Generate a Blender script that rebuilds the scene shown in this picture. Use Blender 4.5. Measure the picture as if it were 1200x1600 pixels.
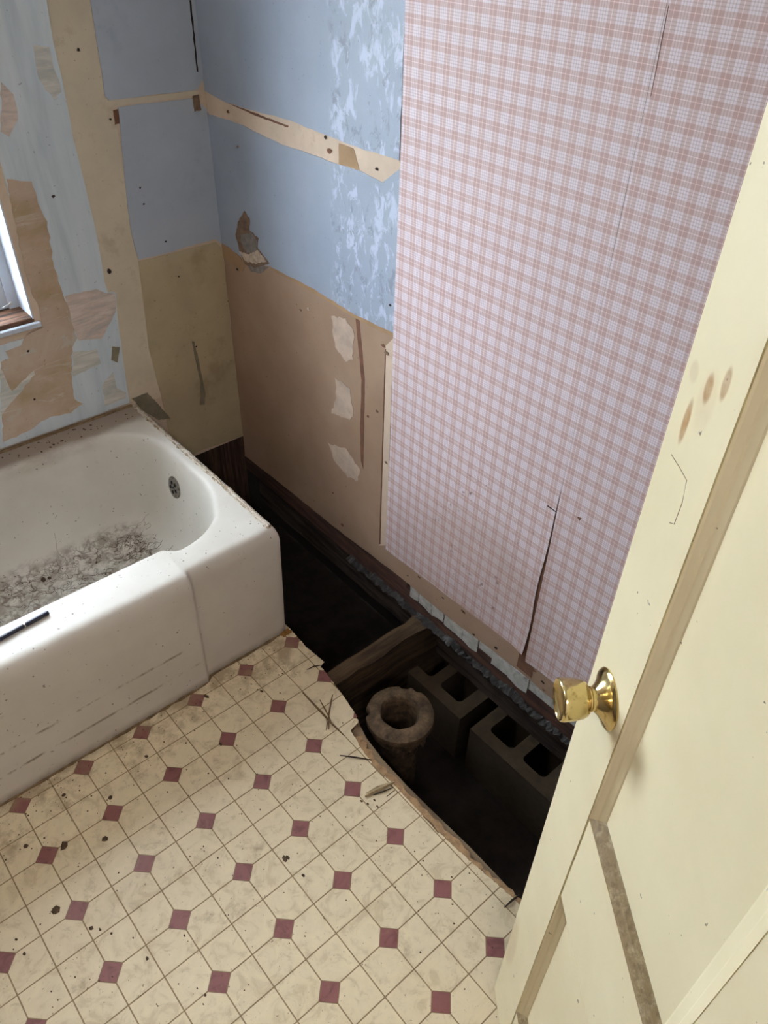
import bpy, bmesh, math, random
from mathutils import Vector, Matrix
from mathutils.bvhtree import BVHTree

for o in list(bpy.data.objects):
    bpy.data.objects.remove(o, do_unlink=True)
scene = bpy.context.scene
COL = scene.collection
random.seed(7)

# ------------------------------------------------------------------ camera
cam_data = bpy.data.cameras.new('camera')
cam = bpy.data.objects.new('camera', cam_data)
COL.objects.link(cam)
right = Vector((0.75652581, -0.65347766, 0.0252118))
down = Vector((-0.40322432, -0.49646749, -0.76871983))
fwd = Vector((0.51485808, 0.57139038, -0.63908856))
m = Matrix((right, -down, -fwd)).transposed().to_4x4()
m.translation = Vector((-0.62235, -1.22636, 1.67341))
cam.matrix_world = m
cam_data.sensor_fit = 'VERTICAL'
cam_data.sensor_height = 36.0
cam_data.lens = 36.0 * 1211.06 / 1600.0
cam_data.clip_start = 0.02
scene.camera = cam

# ------------------------------------------------------------------ light
world = bpy.data.worlds.new('world')
scene.world = world
world.use_nodes = True
bg = world.node_tree.nodes['Background']
bg.inputs['Color'].default_value = (0.90, 0.95, 1.0, 1)
bg.inputs['Strength'].default_value = 40.0

XR, YB, ZC = 0.52, 0.80, 2.40          # right wall, back wall, ceiling
XL, YF = -1.36, -1.54                   # left wall, front wall
WX0, WX1, WZ0, WZ1 = -0.58, -0.062, 0.735, 1.92   # window opening

scene.view_settings.view_transform = 'Standard'
scene.view_settings.look = 'None'
scene.view_settings.exposure = 0.0
scene.view_settings.gamma = 1.0
scene.view_settings.use_curve_mapping = False


# ------------------------------------------------------------------ materials
def lin(c):
    def f(v):
        v /= 255.0
        return v / 12.92 if v <= 0.04045 else ((v + 0.055) / 1.055) ** 2.4
    return (f(c[0]), f(c[1]), f(c[2]), 1.0)


class Nodes:
    """small node-tree writer"""
    def __init__(self, name):
        self.mat = bpy.data.materials.new(name)
        self.mat.use_nodes = True
        self.t = self.mat.node_tree
        self.b = self.t.nodes['Principled BSDF']
        g = self.t.nodes.new('ShaderNodeNewGeometry')
        self.pos = g.outputs['Position']

    def put(self, socket, v):
        if hasattr(v, 'is_linked') or isinstance(v, bpy.types.NodeSocket):
            self.t.links.new(v, socket)
        else:
            socket.default_value = v

    def math(self, op, a, b=0.0, c=0.0, clamp=False):
        n = self.t.nodes.new('ShaderNodeMath')
        n.operation = op
        n.use_clamp = clamp
        self.put(n.inputs[0], a)
        self.put(n.inputs[1], b)
        self.put(n.inputs[2], c)
        return n.outputs[0]

    def xyz(self):
        n = self.t.nodes.new('ShaderNodeSeparateXYZ')
        self.t.links.new(self.pos, n.inputs[0])
        return n.outputs

    def scaled(self, v):
        n = self.t.nodes.new('ShaderNodeVectorMath')
        n.operation = 'MULTIPLY'
        self.t.links.new(self.pos, n.inputs[0])
        n.inputs[1].default_value = v
        return n.outputs[0]

    def noise(self, scale, detail=4, rough=0.55, dist=0.0, vec=None):
        n = self.t.nodes.new('ShaderNodeTexNoise')
        self.t.links.new(vec or self.pos, n.inputs['Vector'])
        n.inputs['Scale'].default_value = scale
        n.inputs['Detail'].default_value = detail
        n.inputs['Roughness'].default_value = rough
        n.inputs['Distortion'].default_value = dist
        return n.outputs['Fac']

    def voronoi_edge(self, scale, vec=None):
        n = self.t.nodes.new('ShaderNodeTexVoronoi')
        n.feature = 'DISTANCE_TO_EDGE'
        self.t.links.new(vec or self.pos, n.inputs['Vector'])
        n.inputs['Scale'].default_value = scale
        return n.outputs['Distance']

    def ramp(self, fac, stops, interp='LINEAR'):
        n = self.t.nodes.new('ShaderNodeValToRGB')
        n.color_ramp.interpolation = interp
        e = n.color_ramp.elements
        while len(e) < len(stops):
            e.new(0.5)
        for k, (p, c) in enumerate(stops):
            e[k].position = p
            e[k].color = c if len(c) == 4 else (*c, 1)
        self.t.links.new(fac, n.inputs[0])
        return n.outputs[0]

    def step(self, fac, a, b):
        """0 below a, 1 above b (a may exceed b)"""
        n = self.t.nodes.new('ShaderNodeMapRange')
        n.interpolation_type = 'SMOOTHSTEP'
        self.t.links.new(fac, n.inputs[0])
        if a < b:
            n.inputs[1].default_value, n.inputs[2].default_value = a, b
            n.inputs[3].default_value, n.inputs[4].default_value = 0, 1
        else:
            n.inputs[1].default_value, n.inputs[2].default_value = b, a
            n.inputs[3].default_value, n.inputs[4].default_value = 1, 0
        return n.outputs[0]

    def mix(self, fac, a, b, mode='MIX'):
        n = self.t.nodes.new('ShaderNodeMix')
        n.data_type = 'RGBA'
        n.blend_type = mode
        n.clamp_factor = True
        self.put(n.inputs['Factor'], fac)
        self.put(n.inputs['A'], a)
        self.put(n.inputs['B'], b)
        return n.outputs['Result']

    def mul(self, a, b):
        return self.math('MULTIPLY', a, b)

    def spot(self, c, r):
        """soft ellipsoid mask around a place on the thing"""
        n = self.t.nodes.new('ShaderNodeVectorMath')
        n.operation = 'SUBTRACT'
        self.t.links.new(self.pos, n.inputs[0])
        n.inputs[1].default_value = c
        d = self.t.nodes.new('ShaderNodeVectorMath')
        d.operation = 'DIVIDE'
        self.t.links.new(n.outputs[0], d.inputs[0])
        d.inputs[1].default_value = r
        l = self.t.nodes.new('ShaderNodeVectorMath')
        l.operation = 'LENGTH'
        self.t.links.new(d.outputs[0], l.inputs[0])
        return self.step(l.outputs['Value'], 1.0, 0.55)

    def bump(self, h, strength=0.3, dist=0.002):
        n = self.t.nodes.new('ShaderNodeBump')
        n.inputs['Strength'].default_value = strength
        n.inputs['Distance'].default_value = dist
        self.t.links.new(h, n.inputs['Height'])
        self.t.links.new(n.outputs[0], self.b.inputs['Normal'])

    def done(self, color, rough=0.6, metal=0.0, spec=0.5):
        self.put(self.b.inputs['Base Color'], color)
        self.put(self.b.inputs['Roughness'], rough)
        self.put(self.b.inputs['Metallic'], metal)
        self.b.inputs['Specular IOR Level'].default_value = spec
        return self.mat


def paint(name, rgb, var=0.10, scale=9.0, rough=0.6, specks=0.0, dirt=None, dirt_scale=14.0, dirt_amt=0.5, bump=0.15, spec=0.4):
    n = Nodes(name)
    c = lin(rgb)
    lo = tuple(max(0, v * (1 - var)) for v in c[:3]) + (1,)
    hi = tuple(min(1, v * (1 + var)) for v in c[:3]) + (1,)
    col = n.ramp(n.noise(scale, 6, 0.6), [(0.32, lo), (0.68, hi)])
    if dirt:
        f = n.step(n.noise(dirt_scale, 8, 0.65), 0.55, 0.72)
        col = n.mix(n.mul(f, dirt_amt), col, lin(dirt))
    if specks:
        f = n.step(n.noise(150, 2, 0.5), 0.70, 0.76)
        col = n.mix(n.mul(f, specks), col, lin((55, 45, 38)))
    n.bump(n.noise(60, 6, 0.6), bump, 0.002)
    return n.done(col, rough, 0, spec)


def wood(name, rgb, dark, along=(1, 1, 1), rough=0.8, contrast=0.5):
    n = Nodes(name)
    f = n.noise(1.0, 8, 0.65, 0.3, n.scaled(along))
    g = n.noise(18, 5, 0.6)
    col = n.mix(n.step(f, 0.35, 0.65), lin(dark), lin(rgb))
    col = n.mix(n.mul(n.step(g, 0.5, 0.75), contrast), col, lin(dark))
    n.bump(f, 0.5, 0.004)
    return n.done(col, rough, 0, 0.2)


M = {}
M['blue'] = paint('blue_wall_paint', (174, 183, 194), 0.06, 5, 0.55, 0.15, (120, 135, 155), 9, 0.25)
M['cream_band'] = paint('cream_wall_paint', (206, 194, 170), 0.10, 6, 0.55, 0.5, (140, 118, 88), 12, 0.35)
M['yellow'] = paint('yellow_wall_paint', (180, 166, 134), 0.12, 5, 0.5, 0.5, (130, 112, 76), 8, 0.35)
M['bare'] = paint('bare_plasterboard', (205, 186, 164), 0.10, 10, 0.75, 0.25, (165, 138, 110), 16, 0.45)
M['bare_brown'] = paint('bare_brown_board', (160, 132, 100), 0.12, 14, 0.8)
M['compound'] = paint('joint_compound', (186, 167, 150), 0.16, 24, 0.8, 0.1, (180, 160, 140), 22, 0.5)
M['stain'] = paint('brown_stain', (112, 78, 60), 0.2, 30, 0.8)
M['dark_crack'] = paint('dark_crack', (48, 40, 34), 0.2, 30, 0.9)
M['torn'] = paint('torn_gypsum_paper', (120, 98, 80), 0.3, 60, 0.9, 0.4, (70, 55, 45), 40, 0.7, 0.8)
M['torn_grey'] = paint('torn_grey_gypsum', (128, 122, 118), 0.25, 60, 0.9, 0.2, None, 14, 0.5, 0.8)
M['crumb'] = paint('white_gypsum_crumbs', (196, 180, 162), 0.25, 90, 0.9, 0.4, (120, 100, 80), 60, 0.7, 1.0)
M['grey_smear'] = paint('grey_smear', (128, 121, 98), 0.25, 25, 0.7, 0.4, (150, 135, 100), 20, 0.6)
M['white'] = paint('stripped_brown_plaster', (112, 101, 88), 0.10, 4, 0.8)
M['ceil'] = paint('old_ceiling_paint', (236, 234, 230), 0.06, 4, 0.8)
M['hall'] = paint('hall_paint', (216, 208, 204), 0.04, 4, 0.7)
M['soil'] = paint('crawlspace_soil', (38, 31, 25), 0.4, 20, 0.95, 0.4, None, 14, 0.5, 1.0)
M['skirt'] = paint('light_skirt', (40, 36, 32), 0.3, 12, 0.95)  # for the added wall that blocks daylight below the floor
M['yard'] = paint('yard_ground', (160, 160, 150), 0.3, 3, 0.95)
M['vinyl_window'] = paint('white_window_vinyl', (198, 208, 220), 0.04, 12, 0.4, 0.1, (150, 145, 140), 20, 0.3, 0.05)
M['sill_wood'] = wood('weathered_sill_wood', (120, 88, 68), (48, 40, 34), (6, 60, 60))
M['joist'] = wood('old_joist_wood', (92, 76, 56), (54, 42, 32), (4, 50, 50))
M['sill_beam'] = wood('grey_sill_beam', (84, 74, 66), (46, 40, 36), (50, 4, 50))
M['sole_plate'] = wood('red_brown_sole_plate', (92, 66, 56), (60, 46, 40), (50, 5, 50))
M['plank_dark'] = wood('dark_vertical_plank', (92, 68, 56), (44, 34, 30), (70, 70, 5))
M['subfloor'] = wood('grey_subfloor_board', (142, 124, 98), (100, 84, 64), (40, 4, 40), 0.85, 0.25)
M['underlay'] = paint('crumbling_underlay', (160, 130, 94), 0.3, 60, 0.95, 0.5, (92, 70, 50), 50, 0.7, 1.0)
M['splinter'] = paint('splintered_wood', (112, 88, 62), 0.3, 60, 0.9)
M['splinter_dark'] = paint('dark_splintered_wood', (52, 42, 34), 0.3, 60, 0.9)
M['splinter_pale'] = paint('pale_splintered_wood', (168, 148, 112), 0.3, 60, 0.9)
M['fleck'] = paint('dirt_fleck', (82, 66, 50), 0.4, 80, 0.95)
M['hair'] = paint('matted_hair', (94, 78, 62), 0.35, 60, 0.9)
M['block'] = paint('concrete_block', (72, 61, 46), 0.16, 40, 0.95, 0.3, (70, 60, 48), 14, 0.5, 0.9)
M['plaster_bits'] = paint('broken_white_plaster', (176, 176, 170), 0.22, 40, 0.9, 0.4, (96, 92, 88), 25, 0.7, 0.8)
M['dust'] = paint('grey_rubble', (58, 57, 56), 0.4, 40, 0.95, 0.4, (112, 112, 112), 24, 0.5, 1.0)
M['grime'] = paint('brown_grime', (116, 96, 68), 0.35, 50, 0.9, 0.4, (64, 50, 36), 40, 0.7, 0.8)
M['rust'] = paint('rusty_caulk', (150, 108, 54), 0.3, 60, 0.8, 0.2, (90, 60, 34), 60, 0.6, 0.8)
M['pen'] = Nodes('navy_plastic').done(lin((26, 28, 48)), 0.3)
M['silver'] = Nodes('silver_metal').done(lin((205, 205, 205)), 0.25, 1.0)
M['black'] = Nodes('black_void').done(lin((10, 10, 10)), 0.9)
M['lamp'] = Nodes('fill_lamp_glass').done(lin((250, 240, 220)), 0.3)


def make_brass():
    n = Nodes('worn_brass')
    c = n.mix(n.step(n.noise(120, 4, 0.6), 0.55, 0.75), lin((226, 208, 152)), lin((176, 150, 96)))
    r = n.step(n.noise(60, 4, 0.6), 0.2, 1.1)
    return n.done(c, n.math('MULTIPLY_ADD', r, 0.22, 0.10), 1.0)


def make_overflow():
    n = Nodes('tarnished_chrome')
    return n.done(n.mix(n.step(n.noise(150, 4, 0.6), 0.4, 0.7), lin((150, 146, 138)), lin((92, 86, 78))), 0.4, 0.8)


def make_blue_scraped():
    n = Nodes('scraped_blue_wall_paint')
    p = n.xyz()
    wob = n.math('MULTIPLY_ADD', n.noise(8, 4, 0.6), 0.06, p['Y'])
    zone = n.step(wob, 0.30, 0.275)
    base = n.ramp(n.noise(5, 5, 0.6), [(0.35, lin((148, 160, 176))), (0.68, lin((158, 169, 185)))])
    a = n.noise(26, 8, 0.68, 0.6, n.scaled((1, 1.2, 0.7)))
    pale = n.mix(n.mul(n.step(a, 0.50, 0.60), zone), base, lin((184, 195, 212)))
    b = n.noise(34, 8, 0.7, 0.5, n.scaled((1, 1.1, 0.6)))
    col = n.mix(n.mul(n.mul(n.step(b, 0.55, 0.63), zone), 0.75), pale, lin((128, 138, 152)))
    sp = n.step(n.noise(140, 2, 0.5), 0.72, 0.77)
    col = n.mix(n.mul(sp, 0.5), col, lin((70, 70, 74)))
    n.bump(n.mul(a, zone), 0.35, 0.004)
    return n.done(col, 0.5, 0, 0.4)


def make_alcove():
    n = Nodes('streaked_pale_green_paint')
    st = n.noise(1.0, 6, 0.6, 0.4, n.scaled((22, 1, 2.5)))
    col = n.ramp(st, [(0.34, lin((190, 203, 210))), (0.5, lin((204, 216, 222))), (0.70, lin((214, 224, 228)))])
    sp = n.step(n.noise(110, 2, 0.5), 0.71, 0.77)
    col = n.mix(n.mul(sp, 0.5), col, lin((70, 66, 60)))
    n.bump(st, 0.2, 0.003)
    return n.done(col, 0.35, 0, 0.5)


def make_residue():
    n = Nodes('tan_glue_residue')
    col = n.ramp(n.noise(7, 6, 0.6, 0.5), [(0.34, lin((166, 146, 112))), (0.5, lin((184, 162, 140))), (0.68, lin((196, 180, 162)))])
    # smeared paler streaks running slantwise
    vm = n.t.nodes.new('ShaderNodeMapping')
    vm.inputs['Rotation'].default_value = (0, math.radians(-52), 0)
    vm.inputs['Scale'].default_value = (7, 1, 60)
    n.t.links.new(n.pos, vm.inputs['Vector'])
    st = n.step(n.noise(1.0, 6, 0.65, 1.0, vm.outputs[0]), 0.56, 0.70)
    col = n.mix(n.mul(st, 0.55), col, lin((208, 204, 192)))
    ed = n.step(n.noise(16, 7, 0.65, 0.8), 0.60, 0.66)
    col = n.mix(n.mul(ed, 0.5), col, lin((186, 192, 182)))
    sp = n.step(n.noise(110, 2, 0.5), 0.71, 0.77)
    col = n.mix(n.mul(sp, 0.5), col, lin((80, 66, 54)))
    n.bump(st, 0.25, 0.002)
    return n.done(col, 0.4, 0, 0.5)


def make_film(name, a, b, c):
    n = Nodes(name)
    vm = n.t.nodes.new('ShaderNodeMapping')
    vm.inputs['Rotation'].default_value = (0, math.radians(-40), 0)
    vm.inputs['Scale'].default_value = (8, 1, 40)
    n.t.links.new(n.pos, vm.inputs['Vector'])
    f = n.noise(1.0, 7, 0.65, 1.2, vm.outputs[0])
    col = n.ramp(f, [(0.36, lin(a)), (0.5, lin(b)), (0.64, lin(c))])
    n.bump(f, 0.3, 0.002)
    return n.done(col, 0.4, 0, 0.5)


def make_tan_board():
    n = Nodes('tan_plasterboard')
    col = n.ramp(n.noise(3.5, 5, 0.55), [(0.35, lin((148, 122, 100))), (0.66, lin((166, 141, 118)))])
    lo = n.step(n.noise(9, 6, 0.6), 0.55, 0.75)
    col = n.mix(n.mul(lo, 0.25), col, lin((150, 118, 92)))
    sp = n.step(n.noise(90, 2, 0.5), 0.71, 0.76)
    col = n.mix(n.mul(sp, 0.6), col, lin((84, 62, 48)))
    n.bump(n.noise(40, 5, 0.6), 0.12, 0.002)
    return n.done(col, 0.6, 0, 0.35)


def make_plaid():
    n = Nodes('pink_plaid_wallpaper')
    p = n.xyz()
    P = 0.0336
    pink = (0.83, 0.725, 0.685, 1)
    one = (1, 1, 1, 1)
    grey = (0.84, 0.81, 0.80, 1)
    wh = (1.08, 1.02, 0.98, 1)
    stops_v = [(0.0, pink), (0.225, pink), (0.24, wh), (0.262, wh), (0.277, pink), (0.455, pink), (0.475, one), (0.565, one),
               (0.58, grey), (0.61, grey), (0.625, one), (0.70, one), (0.715, grey), (0.745, grey), (0.76, one),
               (0.84, one), (0.855, grey), (0.885, grey), (0.90, one), (0.985, one), (1.0, pink)]
    u = n.math('FRACT', n.math('DIVIDE', p['Y'], P))
    v = n.math('FRACT', n.math('DIVIDE', p['Z'], P * 1.03))
    cu = n.ramp(u, stops_v)
    cv = n.ramp(v, stops_v)
    col = n.mix(1.0, cu, cv, 'MULTIPLY')
    weave = n.mul(n.noise(1.0, 2, 0.5, 0, n.scaled((1, 900, 60))), 1.0)
    weave2 = n.noise(1.0, 2, 0.5, 0, n.scaled((1, 60, 900)))
    w = n.math('MULTIPLY_ADD', n.math('ADD', weave, weave2), 0.30, 0.70)
    col = n.mix(1.0, col, n.ramp(w, [(0, (0, 0, 0)), (1, (1, 1, 1))]), 'MULTIPLY')
    col = n.mix(1.0, col, lin((225, 216, 221)), 'MULTIPLY')
    scuff = n.mul(n.step(n.noise(42, 6, 0.7), 0.60, 0.70), n.spot((XR, -0.33, 0.40), (0.3, 0.24, 0.30)))
    col = n.mix(n.mul(scuff, 0.8), col, lin((104, 82, 74)))
    damp = n.mul(n.spot((XR, -0.30, 0.2), (0.3, 0.36, 0.34)), n.noise(6, 5, 0.6))
    col = n.mix(n.mul(damp, 0.55), col, lin((150, 122, 98)))
    n.bump(n.math('ADD', weave, weave2), 0.1, 0.001)
    return n.done(col, 0.6, 0, 0.3)


def make_tile(name, rgb, dark):
    n = Nodes(name)
    a = n.noise(22, 7, 0.62, 1.2)
    b = n.noise(44, 7, 0.66, 1.0)
    col = n.ramp(a, [(0.36, lin(dark)), (0.47, lin(rgb)), (0.70, tuple(min(1, v * 1.08) for v in lin(rgb)[:3]))])
    col = n.mix(n.mul(n.step(b, 0.57, 0.70), 0.28), col, lin((140, 120, 92)))
    p = n.xyz()
    # scuffed-in dirt, thicker along the tub and in patches
    near = n.step(p['Y'], -0.20, 0.05)
    d = n.noise(13, 8, 0.7)
    thr = n.math('MULTIPLY_ADD', near, 0.16, d)
    col = n.mix(n.mul(n.step(thr, 0.55, 0.76), 0.68), col, lin((138, 116, 88)))
    sp = n.step(n.noise(120, 3, 0.6), 0.66, 0.73)
    col = n.mix(n.mul(sp, 0.7), col, lin((84, 64, 44)))
    n.bump(b, 0.12, 0.001)
    return n.done(col, n.math('MULTIPLY_ADD', d, 0.25, 0.30), 0, 0.4)


def make_enamel():
    n = Nodes('dirty_white_enamel')
    p = n.xyz()
    base = n.ramp(n.noise(4, 5, 0.6), [(0.35, lin((197, 192, 180))), (0.65, lin((208, 204, 193)))])
    # brown film on the back rim
    nb = n.noise(16, 7, 0.65, 0.2, n.scaled((0.6, 1, 1)))
    rim = n.mul(n.step(n.math('MULTIPLY_ADD', nb, 0.06, p['Y']), 0.715, 0.765), n.step(p['Z'], 0.34, 0.375))
    col = n.mix(n.mul(rim, 0.8), base, lin((132, 112, 94)))
    # drifted dirt in the basin bottom: webby veins
    wv = n.t.nodes.new('ShaderNodeVectorMath')
    wv.operation = 'ADD'
    wn = n.t.nodes.new('ShaderNodeTexNoise')
    wn.inputs['Scale'].default_value = 20
    n.t.links.new(n.pos, wn.inputs['Vector'])
    ws = n.t.nodes.new('ShaderNodeVectorMath')
    ws.operation = 'SCALE'
    ws.inputs['Scale'].default_value = 0.10
    n.t.links.new(wn.outputs['Color'], ws.inputs[0])
    n.t.links.new(n.pos, wv.inputs[0])
    n.t.links.new(ws.outputs[0], wv.inputs[1])
    web = n.mul(n.step(n.voronoi_edge(26, wv.outputs[0]), 0.13, 0.0), n.step(n.noise(24, 7, 0.7), 0.36, 0.62))
    patch = n.step(n.noise(26, 9, 0.72), 0.40, 0.62)
    low = n.mul(n.step(n.math('MULTIPLY_ADD', n.noise(12, 6, 0.6), 0.05, p['Z']), 0.158, 0.135), n.step(p['X'], 0.03, 0.0))
    inside = n.mul(low, n.step(p['Y'], 0.16, 0.2))
    col = n.mix(n.mul(n.mul(inside, patch), 0.65), col, lin((122, 108, 90)))
    col = n.mix(n.mul(n.mul(inside, web), 0.72), col, lin((92, 78, 62)))
    # two rubbed lines and smears on the apron
    front = n.step(p['Y'], 0.10, 0.06)
    wob = n.math('MULTIPLY_ADD', n.noise(3, 3, 0.5), 0.02, p['Z'])
    for zc in (0.172, 0.098):
        l = n.math('ABSOLUTE', n.math('SUBTRACT', wob, zc))
        f = n.mul(n.mul(n.step(l, 0.006, 0.001), front), n.step(p['X'], -0.10, -0.13))
        f = n.mul(f, n.step(n.noise(20, 4, 0.7), 0.42, 0.60))
        col = n.mix(n.mul(f, 0.8), col, lin((116, 102, 84)))
    foot = n.mul(n.mul(front, n.step(p['Z'], 0.035, 0.0)), n.noise(40, 5, 0.7))
    col = n.mix(foot, col, lin((104, 84, 58)))
    sm = n.step(n.noise(28, 7, 0.7), 0.64, 0.74)
    col = n.mix(n.mul(sm, 0.35), col, lin((140, 122, 98)))
    sp = n.step(n.noise(95, 2, 0.5), 0.715, 0.75)
    col = n.mix(n.mul(sp, 0.7), col, lin((80, 66, 52)))
    return n.done(col, n.math('MULTIPLY_ADD', sm, 0.2, 0.46), 0, 0.28)


def make_caulk():
    n = Nodes('crusty_old_caulk')
    a = n.noise(1.0, 6, 0.7, 0.3, n.scaled((260, 40, 60)))
    col = n.ramp(a, [(0.36, lin((110, 92, 70))), (0.46, lin((160, 142, 116))), (0.56, lin((215, 208, 192))), (0.66, lin((140, 120, 94)))])
    n.bump(a, 0.8, 0.004)
    return n.done(col, 0.7)


def make_door(name, dusty=False):
    n = Nodes(name)
    col = n.ramp(n.noise(5, 5, 0.6), [(0.35, lin((228, 216, 178))), (0.65, lin((236, 225, 188)))])
    sm = n.step(n.noise(22, 7, 0.7), 0.66, 0.78)
    col = n.mix(n.mul(sm, 0.35), col, lin((190, 176, 140)))
    sp = n.step(n.noise(80, 2, 0.5), 0.735, 0.76)
    col = n.mix(n.mul(sp, 0.8), col, lin((90, 72, 50)))
    if dusty:
        d = n.step(n.noise(60, 7, 0.75), 0.25, 0.55)
        col = n.mix(n.math('MULTIPLY_ADD', d, 0.30, 0.66), col, lin((120, 99, 62)))
        d2 = n.step(n.noise(150, 6, 0.75), 0.46, 0.66)
        col = n.mix(n.mul(d2, 0.55), col, lin((84, 66, 40)))
    else:
        for c, r, k in DOOR_STAINS:
            f = n.mul(n.spot(c, r), n.math('MULTIPLY_ADD', n.noise(60, 5, 0.6), 1.2, 0.2))
            col = n.mix(n.mul(f, k), col, lin((176, 134, 82)))
    n.bump(n.noise(26, 5, 0.6), 0.10, 0.003)
    return n.done(col, 0.42, 0, 0.4)


def make_rust_iron():
    n = Nodes('rusty_cast_iron')
    a = n.noise(30, 8, 0.7)
    col = n.ramp(a, [(0.32, lin((44, 34, 25))), (0.5, lin((86, 70, 52))), (0.68, lin((122, 102, 76)))])
    n.bump(a, 0.7, 0.004)
    return n.done(col, 0.8, 0.0, 0.3)


def make_pane():
    mt = bpy.data.materials.new('window_glass')
    mt.use_nodes = True
    t = mt.node_tree
    t.nodes.remove(t.nodes['Principled BSDF'])
    tr = t.nodes.new('ShaderNodeBsdfTransparent')
    tr.inputs[0].default_value = (0.93, 0.96, 1.0, 1)
    gl = t.nodes.new('ShaderNodeBsdfGlossy')
    gl.inputs['Roughness'].default_value = 0.05
    mx = t.nodes.new('ShaderNodeMixShader')
    lw = t.nodes.new('ShaderNodeLayerWeight')      # old glass mirrors more at a slant
    lw.inputs['Blend'].default_value = 0.5
    pw = t.nodes.new('ShaderNodeMath')
    pw.operation = 'POWER'
    pw.inputs[1].default_value = 2.0
    t.links.new(lw.outputs['Facing'], pw.inputs[0])
    ma = t.nodes.new('ShaderNodeMath')
    ma.operation = 'MULTIPLY_ADD'
    ma.inputs[1].default_value = 0.90
    ma.inputs[2].default_value = 0.04
    t.links.new(pw.outputs[0], ma.inputs[0])
    t.links.new(ma.outputs[0], mx.inputs[0])
    t.links.new(tr.outputs[0], mx.inputs[1])
    t.links.new(gl.outputs[0], mx.inputs[2])
    t.links.new(mx.outputs[0], t.nodes['Material Output'].inputs[0])
    return mt


# door frame of reference: s along the door from the latch edge, z up, off out of the face
DTH = math.radians(51.5)
DD = Vector((-math.cos(DTH), -math.sin(DTH), 0))
DN = Vector((-math.sin(DTH), math.cos(DTH), 0))
DB = Vector((-0.057, -0.963, 0))


def dpt(s, z, off=0.0):
    return DB + DD * s + DN * off + Vector((0, 0, z))


DOOR_STAINS = []
for (s, z), r, k in (((0.049, 1.371), (0.008, 0.008, 0.016), 0.95), ((0.071, 1.388), (0.007, 0.007, 0.017), 0.85),
                     ((0.031, 1.329), (0.007, 0.007, 0.026), 0.95), ((0.052, 1.360), (0.018, 0.018, 0.035), 0.15),
                     ((0.019, 1.369), (0.010, 0.010, 0.012), 0.25), ((0.014, 0.258), (0.03, 0.03, 0.10), 0.35),
                     ((0.113, 0.573), (0.006, 0.006, 0.02), 0.5)):
    DOOR_STAINS.append((dpt(s, z), r, k))

M['brass'] = make_brass()
M['overflow'] = make_overflow()
M['blue_scraped'] = make_blue_scraped()
M['alcove'] = make_alcove()
M['tan'] = make_tan_board()
M['residue'] = make_residue()
M['residue_pink'] = make_film('pink_paper_residue', (176, 172, 168), (204, 188, 176), (218, 206, 196))
M['residue_white'] = make_film('pale_film_residue', (178, 184, 178), (198, 198, 190), (216, 214, 206))
M['plaid'] = make_plaid()
M['tile'] = make_tile('cream_marbled_vinyl', (214, 200, 166), (200, 184, 150))
M['inset'] = make_tile('maroon_vinyl_inset', (130, 84, 80), (114, 70, 68))
M['line'] = paint('vinyl_groove', (140, 120, 88), 0.15, 30, 0.7)
M['enamel'] = make_enamel()
M['caulk'] = make_caulk()
M['door'] = make_door('cream_door_paint')
M['door_dusty'] = make_door('dusty_cream_door_paint', True)
M['iron'] = make_rust_iron()
M['pane'] = make_pane()


# ------------------------------------------------------------------ object helpers
def tag(o, label, cat, group=None, kind=None):
    if label: o['label'] = label
    if cat: o['category'] = cat
    if group: o['group'] = group
    if kind: o['kind'] = kind
    return o


def empty(name, loc):
    o = bpy.data.objects.new(name, None)
    o.empty_display_size = 0.05
    o.location = loc
    COL.objects.link(o)
    return o


def world_origin(o):
    v = Vector((0, 0, 0))
    while o is not None:
        v += o.location
        o = o.parent
    return v


def obj(name, bm, mat, parent=None, smooth=False, origin=None):
    """link a bmesh (world coordinates) as one mesh object"""
    base = world_origin(parent) if parent else Vector((0, 0, 0))
    loc = Vector(origin) - base if origin is not None else Vector((0, 0, 0))
    if not bm.faces and not bm.verts:
        raise RuntimeError(name)
    bmesh.ops.recalc_face_normals(bm, faces=bm.faces[:])
    bmesh.ops.translate(bm, verts=bm.verts[:], vec=-(base + loc))
    me = bpy.data.meshes.new(name)
    bm.to_mesh(me)
    bm.free()
    if isinstance(mat, str):
        mat = M[mat]
    me.materials.append(mat)
    if smooth:
        for p in me.polygons:
            p.use_smooth = True
        me.set_sharp_from_angle(angle=math.radians(42))
    o = bpy.data.objects.new(name, me)
    o.location = loc
    COL.objects.link(o)
    if parent:
        o.parent = parent
    return o


def add_box(bm, x0, x1, y0, y1, z0, z1):
    vs = [bm.verts.new((x, y, z)) for x in (x0, x1) for y in (y0, y1) for z in (z0, z1)]
    for f in ((0, 1, 3, 2), (4, 6, 7, 5), (0, 4, 5, 1), (2, 3, 7, 6), (0, 2, 6, 4), (1, 5, 7, 3)):
        bm.faces.new([vs[i] for i in f])
    return vs


def box(x0, x1, y0, y1, z0, z1, bevel=0.0, seg=1):
    bm = bmesh.new()
    add_box(bm, x0, x1, y0, y1, z0, z1)
    if bevel:
        bmesh.ops.bevel(bm, geom=bm.edges[:], offset=bevel, segments=seg, affect='EDGES', clamp_overlap=True)
    return bm


def add_prism(bm, pts, vec):
    """closed outline extruded by vec"""
    vec = Vector(vec)
    a = [bm.verts.new(p) for p in pts]
    b = [bm.verts.new(Vector(p) + vec) for p in pts]
    n = len(a)
    bm.faces.new(a).normal_update()
    bm.faces.new(b[::-1]).normal_update()
    for i in range(n):
        bm.faces.new((a[i], b[i], b[(i + 1) % n], a[(i + 1) % n]))


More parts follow.
